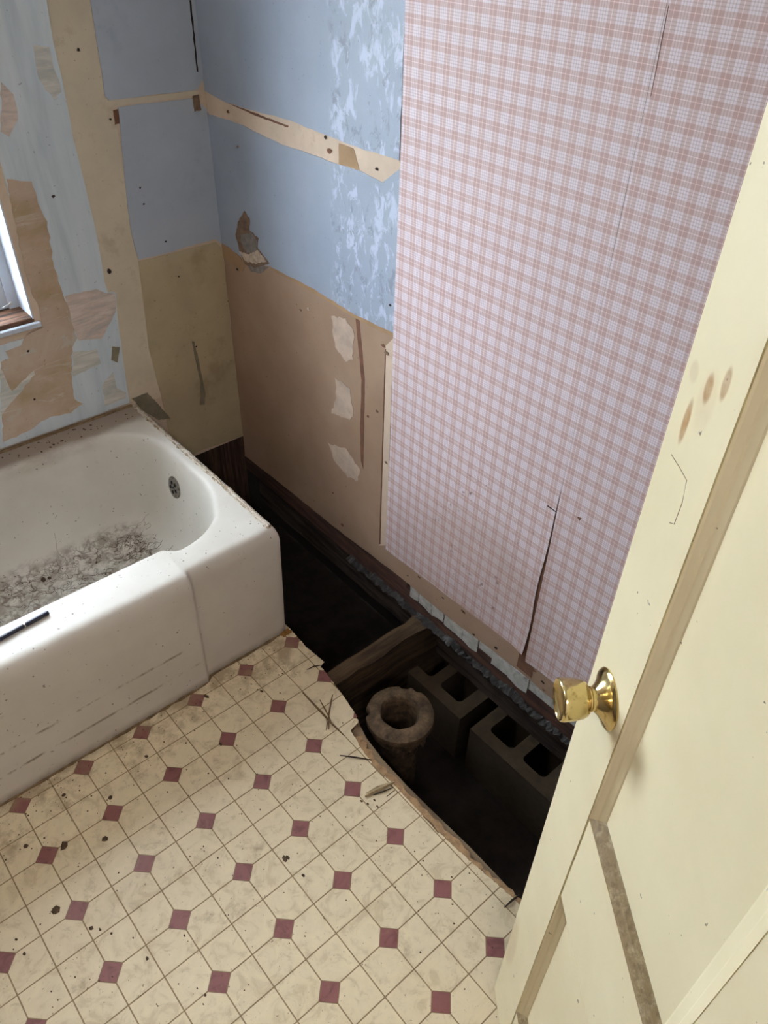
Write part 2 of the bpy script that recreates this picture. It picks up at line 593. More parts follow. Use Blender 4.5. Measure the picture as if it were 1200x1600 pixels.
def rough_outline(poly, step, amp, rnd):
    out = []
    n = len(poly)
    for i in range(n):
        a, b = poly[i], poly[(i + 1) % n]
        L = math.hypot(b[0] - a[0], b[1] - a[1])
        k = max(1, int(L / step)) if step else 1
        for j in range(k):
            t = j / k
            p = [a[0] + (b[0] - a[0]) * t, a[1] + (b[1] - a[1]) * t]
            if j and amp:
                p[0] += rnd.uniform(-amp, amp)
                p[1] += rnd.uniform(-amp, amp)
            out.append(p)
    return out


FR = {
    'R': (lambda a, b, o: Vector((XR - o, a, b)), Vector((-1, 0, 0))),
    'B': (lambda a, b, o: Vector((a, YB - o, b)), Vector((0, -1, 0))),
    'F': (lambda a, b, o: Vector((a, b, o)), Vector((0, 0, 1))),
}


def sheet(name, fr, poly, off, thick, mat, parent, step=0.02, amp=0.0015, seed=1, label=None):
    """a thin layer of real thickness lying on a wall or floor"""
    pt, nrm = FR[fr]
    pts = rough_outline(poly, step, amp, random.Random(seed))
    bm = bmesh.new()
    add_prism(bm, [pt(a, b, off) for a, b in pts], nrm * thick)
    bmesh.ops.triangulate(bm, faces=[f for f in bm.faces if len(f.verts) > 4])
    o = obj(name, bm, mat, parent)
    if label:
        o['label'] = label
    return o


def add_tube(bm, pts, rad, sides=8, cap=True):
    pts = [Vector(p) for p in pts]
    n = len(pts)
    rads = rad if isinstance(rad, (list, tuple)) else [rad] * n
    rings = []
    for i, p in enumerate(pts):
        d = (pts[min(i + 1, n - 1)] - pts[max(i - 1, 0)]).normalized()
        ref = Vector((0, 0, 1)) if abs(d.z) < 0.9 else Vector((1, 0, 0))
        u = d.cross(ref).normalized()
        v = d.cross(u)
        rings.append([bm.verts.new(p + (u * math.cos(2 * math.pi * k / sides) + v * math.sin(2 * math.pi * k / sides)) * rads[i]) for k in range(sides)])
    for a, b in zip(rings, rings[1:]):
        for k in range(sides):
            bm.faces.new((a[k], a[(k + 1) % sides], b[(k + 1) % sides], b[k]))
    if cap:
        bm.faces.new(rings[0][::-1])
        bm.faces.new(rings[-1])


def add_lathe(bm, profile, origin, axis, sides=40, wob=None):
    """profile of (radius, distance along axis)"""
    axis = Vector(axis).normalized()
    ref = Vector((0, 0, 1)) if abs(axis.z) < 0.9 else Vector((1, 0, 0))
    u = axis.cross(ref).normalized()
    v = axis.cross(u)
    rings = []
    for r, h in profile:
        c = Vector(origin) + axis * h
        if r < 1e-6:
            rings.append([bm.verts.new(c)])
        else:
            rings.append([bm.verts.new(c + (u * math.cos(2 * math.pi * k / sides) + v * math.sin(2 * math.pi * k / sides)) * (r + (wob(k / sides, r) if wob else 0))) for k in range(sides)])
    for a, b in zip(rings, rings[1:]):
        for k in range(sides):
            k2 = (k + 1) % sides
            if len(a) == 1 and len(b) == 1:
                continue
            if len(a) == 1:
                bm.faces.new((a[0], b[k2], b[k]))
            elif len(b) == 1:
                bm.faces.new((a[k], a[k2], b[0]))
            else:
                bm.faces.new((a[k], a[k2], b[k2], b[k]))


def sstep(x, a, b):
    t = max(0.0, min(1.0, (x - a) / (b - a)))
    return t * t * (3 - 2 * t)


# ================================================================== THE ROOM
# ---- torn right edge of the vinyl floor, x as a function of y (from the tub towards the door)
EDGE = [(0.06, 0.178), (0.038, 0.177), (-0.042, 0.174), (-0.112, 0.180), (-0.118, 0.163), (-0.167, 0.158), (-0.245, 0.148),
        (-0.305, 0.137), (-0.322, 0.128), (-0.328, 0.098), (-0.391, 0.084), (-0.458, 0.077), (-0.503, 0.082), (-0.588, 0.081),
        (-0.675, 0.082), (-0.761, 0.089), (-0.870, 0.101), (-1.2, 0.11), (YF, 0.11)]


def edge_x(y):
    if y >= EDGE[0][0]:
        return EDGE[0][1]
    for (y0, x0), (y1, x1) in zip(EDGE, EDGE[1:]):
        if y1 <= y <= y0:
            return x0 + (x1 - x0) * (y0 - y) / (y0 - y1)
    return EDGE[-1][1]


def floor_outline(inset=0.0, jit=0.0, step=0.02, seed=3, xl=XL, y_top=0.06):
    rnd = random.Random(seed)
    pts = [(xl, y_top), (edge_x(y_top) + inset, y_top)]
    y = y_top
    while y > YF + step:
        y -= step
        pts.append((edge_x(y) + inset + rnd.uniform(-jit, jit), y))
    pts += [(edge_x(YF) + inset, YF), (xl, YF)]
    return pts


# structural floor: boards under the vinyl
bm = bmesh.new()
sub = [(XL, 0.80), (0.150, 0.80), (0.150, 0.02), (0.150, -0.10), (0.140, -0.30), (0.122, -0.362), (0.114, -0.43), (0.112, -0.526),
       (0.114, -0.611), (0.119, -0.731), (0.118, -0.858), (0.118, YF), (XL, YF)]
add_prism(bm, [Vector((x, y, -0.040)) for x, y in sub], (0, 0, 0.022))
floor = obj('floor', bm, 'subfloor')
tag(floor, 'cream vinyl floor with small maroon diamonds, torn off along the open hole', 'floor', kind='structure')
bm = bmesh.new()
und = [(0.155, 0.05), (0.155, -0.13)] + [(edge_x(-0.14 - i * 0.012) + 0.004 + random.uniform(-0.004, 0.007) + (0.012 if i > 17 else -0.012) * (1 if i < 50 else 0.5), -0.14 - i * 0.012) for i in range(0, 117)]
add_prism(bm, [Vector((x, y, -0.018)) for x, y in [(XL, 0.05)] + und + [(XL, YF)]], (0, 0, 0.0140))
bmesh.ops.triangulate(bm, faces=[f for f in bm.faces if len(f.verts) > 4])
o = obj('underlay', bm, 'underlay', floor)
o['label'] = 'crumbling brown underlay board along the torn floor edge'
# vinyl backing carrying the grooves
bm = bmesh.new()
add_prism(bm, [Vector((x, y, -0.004)) for x, y in floor_outline(0.0, 0.0012, 0.015)], (0, 0, 0.0033))
bmesh.ops.triangulate(bm, faces=[f for f in bm.faces if len(f.verts) > 4])
obj('vinyl_backing', bm, 'line', floor)

# vinyl tiles: 76 mm squares, each with the corner at a diamond cut off; diamonds every second crossing
H = 0.0762
GAP = 0.0013
CUT = 0.0255


def tile_shape(i, j):
    x0, x1, y0, y1 = i * H + GAP, (i + 1) * H - GAP, j * H + GAP, (j + 1) * H - GAP
    c = CUT + GAP * 0.4
    out = []
    for (cx, cy, gi, gj) in ((x0, y0, i, j), (x1, y0, i + 1, j), (x1, y1, i + 1, j + 1), (x0, y1, i, j + 1)):
        if gi % 2 == 0 and gj % 2 == 0:
            gx, gy = gi * H, gj * H
            sx = 1 if cx > gx else -1
            sy = 1 if cy > gy else -1
            a = (gx + sx * c, cy)
            b = (cx, gy + sy * c)
            out += [b, a] if (sx * sy > 0) else [a, b]
        else:
            out.append((cx, cy))
    return out


def clip_edge(poly, rnd):
    """keep the part of a convex piece left of the torn edge"""
    ys = sorted(set([p[1] for p in poly] + [e[0] for e in EDGE]))
    lo, hi = min(p[1] for p in poly), max(p[1] for p in poly)
    ys = [y for y in ys if lo <= y <= hi]
    ys += [lo + (hi - lo) * k / 16 for k in range(17)]
    ys = sorted(set(round(y, 5) for y in ys))

    def span(y):
        xs = []
        n = len(poly)
        for k in range(n):
            a, b = poly[k], poly[(k + 1) % n]
            if abs(a[1] - b[1]) < 1e-7:
                if abs(a[1] - y) < 2e-5:
                    xs += [a[0], b[0]]
            elif min(a[1], b[1]) - 1e-5 <= y <= max(a[1], b[1]) + 1e-5:
                t = (y - a[1]) / (b[1] - a[1])
                xs.append(a[0] + (b[0] - a[0]) * t)
        return (min(xs), max(xs)) if xs else None
    runs, cur = [], []
    for y in ys:
        s = span(y)
        e = edge_x(y) + rnd.uniform(-0.0012, 0.0012)
        if s and s[0] < e - 0.001:
            cur.append((y, s[0], min(s[1], e)))
        elif cur:
            runs.append(cur)
            cur = []
    if cur:
        runs.append(cur)
    out = []
    for r in runs:
        if len(r) < 3:
            continue
        out.append([(b, y) for y, a, b in r] + [(a, y) for y, a, b in reversed(r)])
    return out


def flat_piece(poly, z0, z1):
    bm = bmesh.new()
    add_prism(bm, [Vector((x, y, z0)) for x, y in poly], (0, 0, z1 - z0))
    bmesh.ops.triangulate(bm, faces=[f for f in bm.faces if len(f.verts) > 4])
    return bm


tile_mesh = {}
far = {'tile': bmesh.new(), 'inset': bmesh.new()}
rnd = random.Random(11)
IX0, JY0 = -17, -20
pieces = []
for i in range(IX0, 3):
    for j in range(JY0, 1):
        pieces.append((tile_shape(i, j), 'tile', (i % 2, j % 2), (i * H, j * H)))
for gi in range(-16, 4, 2):
    for gj in range(-20, 2, 2):
        c = CUT - 0.0004
        x, y = gi * H, gj * H
        pieces.append(([(x - c, y), (x, y - c), (x + c, y), (x, y + c)], 'inset', 'd', (x, y)))
for poly, kind, key, org in pieces:
    ymax = max(p[1] for p in poly)
    xmax = max(p[0] for p in poly)
    if min(p[0] for p in poly) < XL or min(p[1] for p in poly) < YF or min(p[1] for p in poly) > 0.06:
        continue
    # the nearest pieces stand alone; those towards the far left corner are joined below
    if xmax < -0.86 or ymax < -1.12:
        if min(edge_x(p[1]) for p in poly) > xmax:
            add_prism(far[kind], [Vector((x, y, -0.0008)) for x, y in poly], (0, 0, 0.0008))
        continue
    nm = 'tile' if kind == 'tile' else 'diamond_inset'
    if min(edge_x(p[1]) for p in poly) > xmax + 0.004:
        k = (kind, key)
        if k not in tile_mesh:
            bm = flat_piece([(p[0] - org[0], p[1] - org[1]) for p in poly], -0.0008, 0.0)
            bmesh.ops.recalc_face_normals(bm, faces=bm.faces[:])
            me = bpy.data.meshes.new(nm)
            bm.to_mesh(me)
            bm.free()
            me.materials.append(M[kind])
            tile_mesh[k] = me
        o = bpy.data.objects.new(nm, tile_mesh[k])
        o.location = (org[0], org[1], 0)
        COL.objects.link(o)
        o.parent = floor
    else:
        for part in clip_edge(poly, rnd):
            obj(nm, flat_piece(part, -0.0008, 0.0), kind, floor)

for kind, nm in (('tile', 'far_tiles'), ('inset', 'far_insets')):
    o = obj(nm, far[kind], kind, floor)
    o['kind'] = 'stuff'

# ---- back wall with the window opening
bm = bmesh.new()
T = 0.15
add_box(bm, WX1, XR + 0.14, YB, YB + T, 0.115, ZC)
add_box(bm, XL - 0.1, WX0, YB, YB + T, -0.05, ZC)
add_box(bm, WX0, WX1, YB, YB + T, WZ1, ZC)
add_box(bm, WX0, WX1, YB, YB + T, -0.05, WZ0 - 0.012)
wall_back = obj('wall_back', bm, 'bare')
tag(wall_back, 'back wall with window, patchy green, cream, blue and yellow paint above the tub', 'wall', kind='structure')

ALC = [(0.150, 1.430), (0.145, 1.348), (0.146, 1.249), (0.143, 1.152), (0.148, 1.031), (0.150, 0.910), (0.145, 0.783), (0.148, 0.752),
       (0.170, 0.747), (0.162, 0.692), (0.152, 0.567), (0.143, 0.414)]
alc = [(0.165, ZC - 0.002)] + ALC + [(0.141, 0.399), (XL + 0.004, 0.399), (XL + 0.004, 0.690), (-0.040, 0.690), (-0.040, ZC - 0.002)]
sheet('green_paint_layer', 'B', alc, 0.0, 0.0035, 'alcove', wall_back, 0.03, 0.0012, 2, 'streaked pale green paint around the window')
band = [(0.162, ZC - 0.002)] + [(a - 0.004, b) for a, b in ALC] + [(0.13, 0.38), (0.262, 0.38), (0.252, 0.820), (0.245, 0.901), (0.255, 1.043), (0.260, 1.155), (0.259, 1.204),
        (0.499, 1.202), (0.499, 1.213), (0.250, 1.218), (0.243, 1.229), (0.246, 1.340), (0.250, 1.425), (0.256, ZC - 0.002)]
sheet('cream_paint_band', 'B', band, 0.0, 0.0012, 'cream_band', wall_back, 0.02, 0.001, 3, 'cream vertical band where a partition stood')
sheet('blue_paint_layer', 'B', [(0.251, 1.219), (0.497, 1.215), (0.519, 1.24), (0.519, ZC - 0.002), (0.254, ZC - 0.002), (0.251, 1.425), (0.248, 1.340), (0.243, 1.229)], 0.0, 0.0022, 'blue', wall_back, 0.03, 0.0012, 4, 'upper blue paint in the corner')
sheet('blue_paint_layer', 'B', [(0.272, 1.200), (0.485, 1.197), (0.519, 1.165), (0.519, 0.80), (0.502, 0.821), (0.300, 0.817), (0.253, 0.819), (0.247, 0.901), (0.257, 1.043)], 0.0, 0.0022, 'blue', wall_back, 0.03, 0.0012, 5, 'lower blue paint in the corner')
sheet('yellow_paint_layer', 'B', [(0.252, 0.814), (0.299, 0.812), (0.500, 0.812), (0.519, 0.79), (0.519, 0.117), (0.348, 0.128), (0.25, 0.118), (0.25, 0.30), (0.235, 0.55)], 0.0, 0.0018, 'yellow', wall_back, 0.03, 0.0012, 6, 'stained yellow paint low in the corner')
sheet('grey_smear', 'B', [(0.151, 0.411), (0.205, 0.411), (0.234, 0.354), (0.266, 0.293), (0.223, 0.303), (0.174, 0.361)], 0.0018, 0.0004, 'grey_smear', wall_back, 0.008, 0.002, 7)
sheet('drip', 'B', [(0.377, 0.530), (0.385, 0.527), (0.392, 0.449), (0.398, 0.339), (0.389, 0.296), (0.373, 0.302), (0.386, 0.374), (0.381, 0.453)], 0.0018, 0.0012, 'grey_smear', wall_back, 0.01, 0.0012, 8)
sheet('corner_crack', 'B', [(0.503, 1.411), (0.508, 1.411), (0.505, 1.255), (0.501, 1.256)], 0.0022, 0.0004, 'dark_crack', wall_back, 0.01, 0.001, 9)
for k, (a, b, c, d) in enumerate((((0.257, 1.196), (0.271, 1.197), (0.268, 1.164), (0.255, 1.163)), ((0.480, 1.202), (0.499, 1.204), (0.502, 1.166), (0.480, 1.165)))):
    sheet('torn_paper_patch', 'B', [a, b, c, d], 0.0022, 0.0003, 'stain' if k == 0 else 'torn', wall_back, 0.006, 0.001, 10 + k)
# film residue on the alcove paint
A0 = 0.0035
sheet('glue_residue', 'B', [(-0.037, 1.085), (0.020, 1.069), (0.024, 1.006), (0.033, 0.971), (0.022, 0.868), (0.026, 0.780), (0.033, 0.722), (0.031, 0.694), (0.035, 0.650), (0.015, 0.627),
                            (-0.006, 0.540), (-0.015, 0.472), (0.005, 0.449), (-0.037, 0.433), (-0.083, 0.442), (-0.121, 0.440), (-0.160, 0.424), (-0.235, 0.417), (-0.176, 0.647),
                            (-0.153, 0.650), (-0.156, 0.672), (-0.114, 0.675), (-0.091, 0.699), (-0.048, 0.705), (-0.044, 0.758), (-0.051, 0.808), (-0.049, 0.901)], A0, 0.0006, 'residue', wall_back, 0.012, 0.0025, 12, 'tan glue residue beside and below the window')
sheet('paper_residue', 'B', [(0.031, 0.773), (0.085, 0.773), (0.118, 0.770), (0.142, 0.752), (0.164, 0.745), (0.165, 0.723), (0.158, 0.693), (0.114, 0.639), (0.100, 0.626), (0.037, 0.642), (0.031, 0.694)], A0, 0.0009, 'residue_pink', wall_back, 0.012, 0.002, 13, 'pinkish torn paper patch')
sheet('film_residue', 'B', [(0.014, 0.614), (0.053, 0.603), (0.081, 0.602), (0.084, 0.554), (-0.004, 0.541)], A0, 0.0007, 'residue_white', wall_back, 0.012, 0.002, 14)
sheet('film_residue', 'B', [(0.008, 1.285), (0.028, 1.257), (0.024, 1.205), (-0.005, 1.173), (-0.021, 1.186)], A0, 0.0007, 'residue_pink', wall_back, 0.012, 0.003, 15)
sheet('film_residue', 'B', [(0.097, 1.349), (0.133, 1.342), (0.139, 1.250), (0.118, 1.234), (0.094, 1.281)], A0, 0.0006, 'residue_white', wall_back, 0.012, 0.003, 16)
sheet('film_residue', 'B', [(-0.132, 0.787), (-0.103, 0.789), (-0.107, 0.797)], A0, 0.0006, 'residue_white', wall_back, 0.012, 0.003, 17)
sheet('film_residue', 'B', [(0.075, 0.488), (0.113, 0.517), (0.114, 0.460), (0.138, 0.438), (0.134, 0.417), (0.066, 0.417)], A0, 0.0006, 'residue_white', wall_back, 0.012, 0.003, 18)
sheet('film_residue', 'B', [(-0.181, 0.629), (-0.171, 0.557), (-0.101, 0.596), (-0.101, 0.584), (-0.176, 0.529), (-0.220, 0.495)], A0 + 0.0006, 0.0005, 'residue_white', wall_back, 0.012, 0.003, 19)
sheet('green_paint_chip', 'B', [(0.126, 0.594), (0.148, 0.584), (0.132, 0.540), (0.115, 0.554)], A0, 0.0006, 'grey_smear', wall_back, 0.012, 0.001, 20)
for k, (px, r) in enumerate((((0.062, 1.026), 0.005), ((0.164, 0.809), 0.008), ((0.200, 1.331), 0.004), ((0.246, 1.177), 0.003), ((0.293, 1.005), 0.003), ((0.296, 0.962), 0.003), ((0.342, 0.850), 0.003), ((0.366, 0.741), 0.003), ((-0.122, 0.512), 0.004), ((-0.101, 0.654), 0.004), ((0.389, 0.508), 0.003))):
    q = [(px[0] + r * math.cos(t) * random.uniform(0.6, 1.2), px[1] + r * math.sin(t) * random.uniform(0.6, 1.2)) for t in [2 * math.pi * i / 7 for i in range(7)]]
    sheet('nail_hole', 'B', q, 0.0038 if px[0] < 0.16 else 0.0022, 0.0008, 'dark_crack', wall_back, 0, 0, k)
# dark planks exposed below the back wall
for k in range(5):
    x0 = 0.12 + k * 0.081
    obj('plank', box(x0, x0 + 0.078, YB + 0.004 + 0.001 * (k % 2), YB + 0.024, -0.38, 0.118), 'plank_dark', wall_back)

# ---- window
win = empty('window_1', (WX0, YB, WZ0))
tag(win, 'small bright white-framed window over the bathtub with dirty wooden sill', 'window', kind='structure')
bm = bmesh.new()
add_box(bm, WX1 - 0.004, WX1 + 0.0, YB + 0.0, YB + 0.14, WZ0, WZ1)
add_box(bm, WX1 - 0.030, WX1 - 0.004, YB + 0.085, YB + 0.14, WZ0, WZ1)
add_box(bm, WX0, WX0 + 0.030, YB + 0.07, YB + 0.14, WZ0, WZ1)
add_box(bm, WX0 + 0.03, WX1 - 0.03, YB + 0.07, YB + 0.14, WZ1 - 0.03, WZ1)
obj('window_frame', bm, 'vinyl_window', win)
obj('window_sill', box(WX0, WX1, YB + 0.001, YB + T, WZ0 - 0.014, WZ0 + 0.004, 0.002), 'sill_wood', win)
obj('sill_edge', box(WX0 - 0.02, WX1 + 0.012, YB - 0.012, YB + 0.001, WZ0 - 0.022, WZ0 - 0.008, 0.002), 'vinyl_window', win)
bm = bmesh.new()
sx0, sx1, sz0, sz1 = WX0 + 0.03, WX1 - 0.03, WZ0 + 0.004, (WZ0 + WZ1) / 2 + 0.02
for (y0, y1, a, b) in ((YB + 0.095, YB + 0.115, sz0, sz1), (YB + 0.118, YB + 0.138, sz1 - 0.035, WZ1 - 0.03)):
    bm = bmesh.new()
    add_box(bm, sx0, sx0 + 0.03, y0, y1, a, b)
    add_box(bm, sx1 - 0.022, sx1, y0, y1, a, b)
    add_box(bm, sx0 + 0.03, sx1 - 0.022, y0, y1, a, a + 0.035)
    add_box(bm, sx0 + 0.03, sx1 - 0.022, y0, y1, b - 0.03, b)
    s = obj('sash', bm, 'vinyl_window', win)
    obj('pane', box(sx0 + 0.028, sx1 - 0.020, (y0 + y1) / 2 - 0.002, (y0 + y1) / 2 + 0.002, a + 0.033, b - 0.028), 'pane', s)

# ---- right wall
bm = bmesh.new()
low = [(0.804, 0.028), (0.571, 0.036), (0.285, 0.039), (0.019, 0.054), (-0.081, 0.056), (-0.20, 0.052), (-0.35, 0.060), (-0.501, 0.068), (-0.619, 0.064)]
rw = [(0.799, ZC), (0.799, low[0][1])] + low + [(-0.80, low[-1][1] + 0.003), (YF, low[-1][1] + 0.003), (YF, ZC)]
add_prism(bm, [Vector((XR, a, b)) for a, b in rough_outline(rw, 0.03, 0.002, random.Random(5))], (0.015, 0, 0))
bmesh.ops.triangulate(bm, faces=[f for f in bm.faces if len(f.verts) > 4])
wall_right = obj('wall_right', bm, 'tan')
tag(wall_right, 'right wall of bare tan board, blue paint and pink plaid wallpaper', 'wall', kind='structure')
obj('stud_backing', box(XR + 0.016, XR + 0.12, YF, YB, 0.02, ZC), 'plank_dark', wall_right)

YW = 0.024      # left edge of the wallpaper
rail_top = [(0.804, 1.210), (0.690, 1.200), (0.560, 1.205), (0.425, 1.211), (0.300, 1.208), (0.163, 1.206), (0.028, 1.209)]
rail_bot = [(0.808, 1.154), (0.685, 1.160), (0.593, 1.158), (0.454, 1.150), (0.335, 1.154), (0.231, 1.155), (0.149, 1.159), (0.080, 1.153), (0.023, 1.195)]
sheet('blue_paint_layer', 'R', [(0.798, ZC - 0.002), (0.798, rail_top[0][1] + 0.004)] + rail_top + [(YW, ZC - 0.002)], 0.0, 0.0020, 'blue_scraped', wall_right, 0.025, 0.0014, 21, 'upper blue paint, scraped pale near the wallpaper')
tan_top = [(0.818, 0.810), (0.672, 0.796), (0.546, 0.816), (0.343, 0.822), (0.178, 0.813), (0.019, 0.821)]
sheet('blue_paint_layer', 'R', [(0.798, rail_bot[0][1] + 0.006)] + rail_bot + [(YW, tan_top[-1][1])] + tan_top[::-1] + [(0.798, tan_top[0][1] - 0.002)], 0.0, 0.0020, 'blue_scraped', wall_right, 0.02, 0.0014, 22, 'lower blue paint above the tan board')
sheet('bare_rail_strip', 'R', [(0.798, rail_top[0][1] + 0.008)] + [(a, b + 0.004) for a, b in rail_top] + [(a, b - 0.004) for a, b in rail_bot[::-1]] + [(0.798, rail_bot[0][1])], 0.0, 0.0008, 'bare', wall_right, 0.02, 0.001, 23, 'bare strip where a rail was pulled off')
sheet('brown_paper_patch', 'R', [(0.230, 1.200), (0.178, 1.200), (0.158, 1.160), (0.231, 1.156)], 0.0008, 0.0006, 'bare_brown', wall_right, 0.01, 0.001, 24)
sheet('rail_split', 'R', [(0.690, 1.200), (0.561, 1.200), (0.421, 1.198), (0.426, 1.194), (0.568, 1.194)], 0.0008, 0.0004, 'stain', wall_right, 0.01, 0.0008, 25)
sheet('tan_top_edge', 'R', [(0.546, 0.820), (0.343, 0.825), (0.178, 0.815), (0.021, 0.821), (0.021, 0.808), (0.178, 0.803), (0.343, 0.809), (0.541, 0.808)], 0.0, 0.0012, 'bare_brown', wall_right, 0.012, 0.0012, 26)
sheet('torn_hole', 'R', [(0.652, 0.939), (0.629, 0.925), (0.634, 0.890), (0.591, 0.881), (0.599, 0.850), (0.545, 0.825), (0.620, 0.788), (0.674, 0.782), (0.699, 0.814), (0.712, 0.856), (0.692, 0.897)], 0.0012, 0.0016, 'torn', wall_right, 0.008, 0.0025, 27, 'torn brown hole in the blue paint')
sheet('torn_gypsum', 'R', [(0.680, 0.866), (0.625, 0.887), (0.599, 0.872), (0.606, 0.842), (0.655, 0.818), (0.685, 0.841)], 0.0026, 0.0010, 'torn_grey', wall_right, 0.006, 0.002, 28)
sheet('gypsum_crumbs', 'R', [(0.696, 0.813), (0.648, 0.818), (0.599, 0.846), (0.558, 0.827), (0.612, 0.802), (0.666, 0.792)], 0.0028, 0.0022, 'crumb', wall_right, 0.006, 0.002, 29)
sheet('grey_plaster_spot', 'R', [(0.667, 0.782), (0.612, 0.802), (0.553, 0.810), (0.596, 0.779), (0.650, 0.767)], 0.0, 0.0014, 'torn_grey', wall_right, 0.008, 0.002, 30)
sheet('tan_paper_lip', 'R', [(0.801, 0.807), (0.732, 0.802), (0.674, 0.782), (0.692, 0.753), (0.761, 0.758), (0.805, 0.767)], 0.0, 0.0012, 'bare_brown', wall_right, 0.01, 0.0015, 31)
for k, poly in enumerate(([(0.271, 0.771), (0.212, 0.788), (0.178, 0.761), (0.181, 0.683), (0.213, 0.664), (0.256, 0.689)],
                          [(0.259, 0.595), (0.194, 0.590), (0.178, 0.511), (0.195, 0.490), (0.280, 0.469), (0.254, 0.536)],
                          [(0.298, 0.356), (0.216, 0.383), (0.149, 0.344), (0.157, 0.302), (0.205, 0.283), (0.266, 0.307)])):
    sheet('compound_patch', 'R', poly, 0.0, 0.0011, 'compound', wall_right, 0.012, 0.004, 40 + k, 'whitish joint compound patch')
sheet('brown_drip', 'R', [(0.173, 0.812), (0.158, 0.817), (0.133, 0.644), (0.135, 0.354), (0.146, 0.377), (0.150, 0.479), (0.146, 0.638)], 0.0, 0.0006, 'stain', wall_right, 0.02, 0.0008, 44, 'dark brown vertical drip')
sheet('edge_strip', 'R', [(0.054, 0.776), (0.025, 0.810), (0.020, 0.142), (0.057, 0.116)], 0.0, 0.0012, 'bare', wall_right, 0.02, 0.0008, 45, 'pale board strip beside the wallpaper')
sheet('dark_joint', 'R', [(0.027, 0.796), (0.011, 0.797), (0.011, 0.138), (0.025, 0.128)], 0.0012, 0.0006, 'stain', wall_right, 0.02, 0.0006, 46, 'dark brown joint beside the wallpaper')
sheet('board_seam', 'R', [(0.056, 0.766), (0.052, 0.768), (0.051, 0.125), (0.057, 0.121)], 0.0012, 0.0004, 'stain', wall_right, 0.02, 0.0004, 47)
for k, (px, r, mt) in enumerate((((0.721, 0.750), 0.005, 'dark_crack'), ((0.817, 0.710), 0.006, 'dark_crack'), ((0.813, 0.765), 0.004, 'dark_crack'), ((0.369, 0.756), 0.007, 'crumb'), ((0.405, 0.739), 0.005, 'torn'),
                                 ((0.061, 0.773), 0.007, 'stain'), ((0.046, 0.758), 0.010, 'torn'), ((0.115, 0.542), 0.006, 'stain'), ((0.080, 0.576), 0.005, 'stain'), ((0.038, 0.434), 0.007, 'torn'),
                                 ((0.691, 1.179), 0.006, 'stain'), ((0.263, 1.178), 0.010, 'stain'), ((0.277, 1.203), 0.005, 'dark_crack'), ((0.098, 1.176), 0.005, 'dark_crack'), ((0.813, 0.916), 0.005, 'dark_crack'), ((0.829, 0.826), 0.004, 'dark_crack'),
                                 ((0.656, 1.103), 0.004, 'stain'), ((0.041, 0.887), 0.004, 'dark_crack'), ((0.827, 0.696), 0.007, 'torn'), ((0.797, 0.623), 0.004, 'stain'),
                                 ((0.804, 0.425), 0.006, 'stain'), ((0.806, 0.164), 0.005, 'dark_crack'), ((0.278, 0.180), 0.005, 'stain'), ((0.232, 0.080), 0.008, 'stain'), ((0.015, 0.799), 0.009, 'crumb'))):
    q = [(px[0] + r * math.cos(t) * random.uniform(0.5, 1.3), px[1] + r * math.sin(t) * random.uniform(0.4, 0.9)) for t in [2 * math.pi * i / 7 for i in range(7)]]
    sheet('nail_hole', 'R', q, 0.0020, 0.0012, mt, wall_right, 0, 0, 60 + k)

sheet('red_brown_strip', 'R', [(0.45, -0.004), (0.30, 0.046), (0.16, 0.052), (-0.066, 0.050), (-0.066, 0.006), (0.16, -0.004), (0.30, -0.03)], -0.006, 0.003, 'sole_plate', wall_right, 0.03, 0.002, 71, 'red-brown wood strip under the tan board')
# wallpaper: two drops meeting at a seam that has opened below
YS = -0.516


def wallpaper(name, y0, y1, edge0, edge1, zlow, seed, label, curl):
    """sheet between y0>y1 on a grid; edges/low side may wander; curl lifts it off the wall"""
    bm = bmesh.new()
    NY, NZ = 26, 44
    g = {}
    for i in range(NY + 1):
        for k in range(NZ + 1):
            t = i / NY
            a = y0 + (y1 - y0) * t
            zb = zlow(a)
            u = (k / NZ) ** 1.8
            z = zb + (ZC - 0.002 - zb) * u
            yl, yr = y0 + edge0(z), y1 + edge1(z)
            y = yl + (yr - yl) * t
            for s in (0, 1):
                g[i, k, s] = bm.verts.new((XR - 0.003 - curl(y, z) - 0.0006 * s, y, z))
    for i in range(NY):
        for k in range(NZ):
            for s in (0, 1):
                bm.faces.new((g[i, k, s], g[i + 1, k, s], g[i + 1, k + 1, s], g[i, k + 1, s]))
    for i in range(NY):
        for k in (0, NZ):
            bm.faces.new((g[i, k, 0], g[i + 1, k, 0], g[i + 1, k, 1], g[i, k, 1]))
    for k in range(NZ):
        for i in (0, NY):
            bm.faces.new((g[i, k, 0], g[i, k + 1, 0], g[i, k + 1, 1], g[i, k, 1]))
    o = obj(name, bm, 'plaid', wall_right, smooth=True)
    o['label'] = label
    return o


WL0, WL1, WL2 = (0.022, 0.125), (-0.511, 0.146), (-0.615, 0.130)


def low1(y):
    t = (y - WL0[0]) / (WL1[0] - WL0[0])
    return WL0[1] + (WL1[1] - WL0[1]) * t + 0.0008 * math.sin(y * 60)


def opening(z):
    return sstep(0.70 - z, 0.0, 0.25)


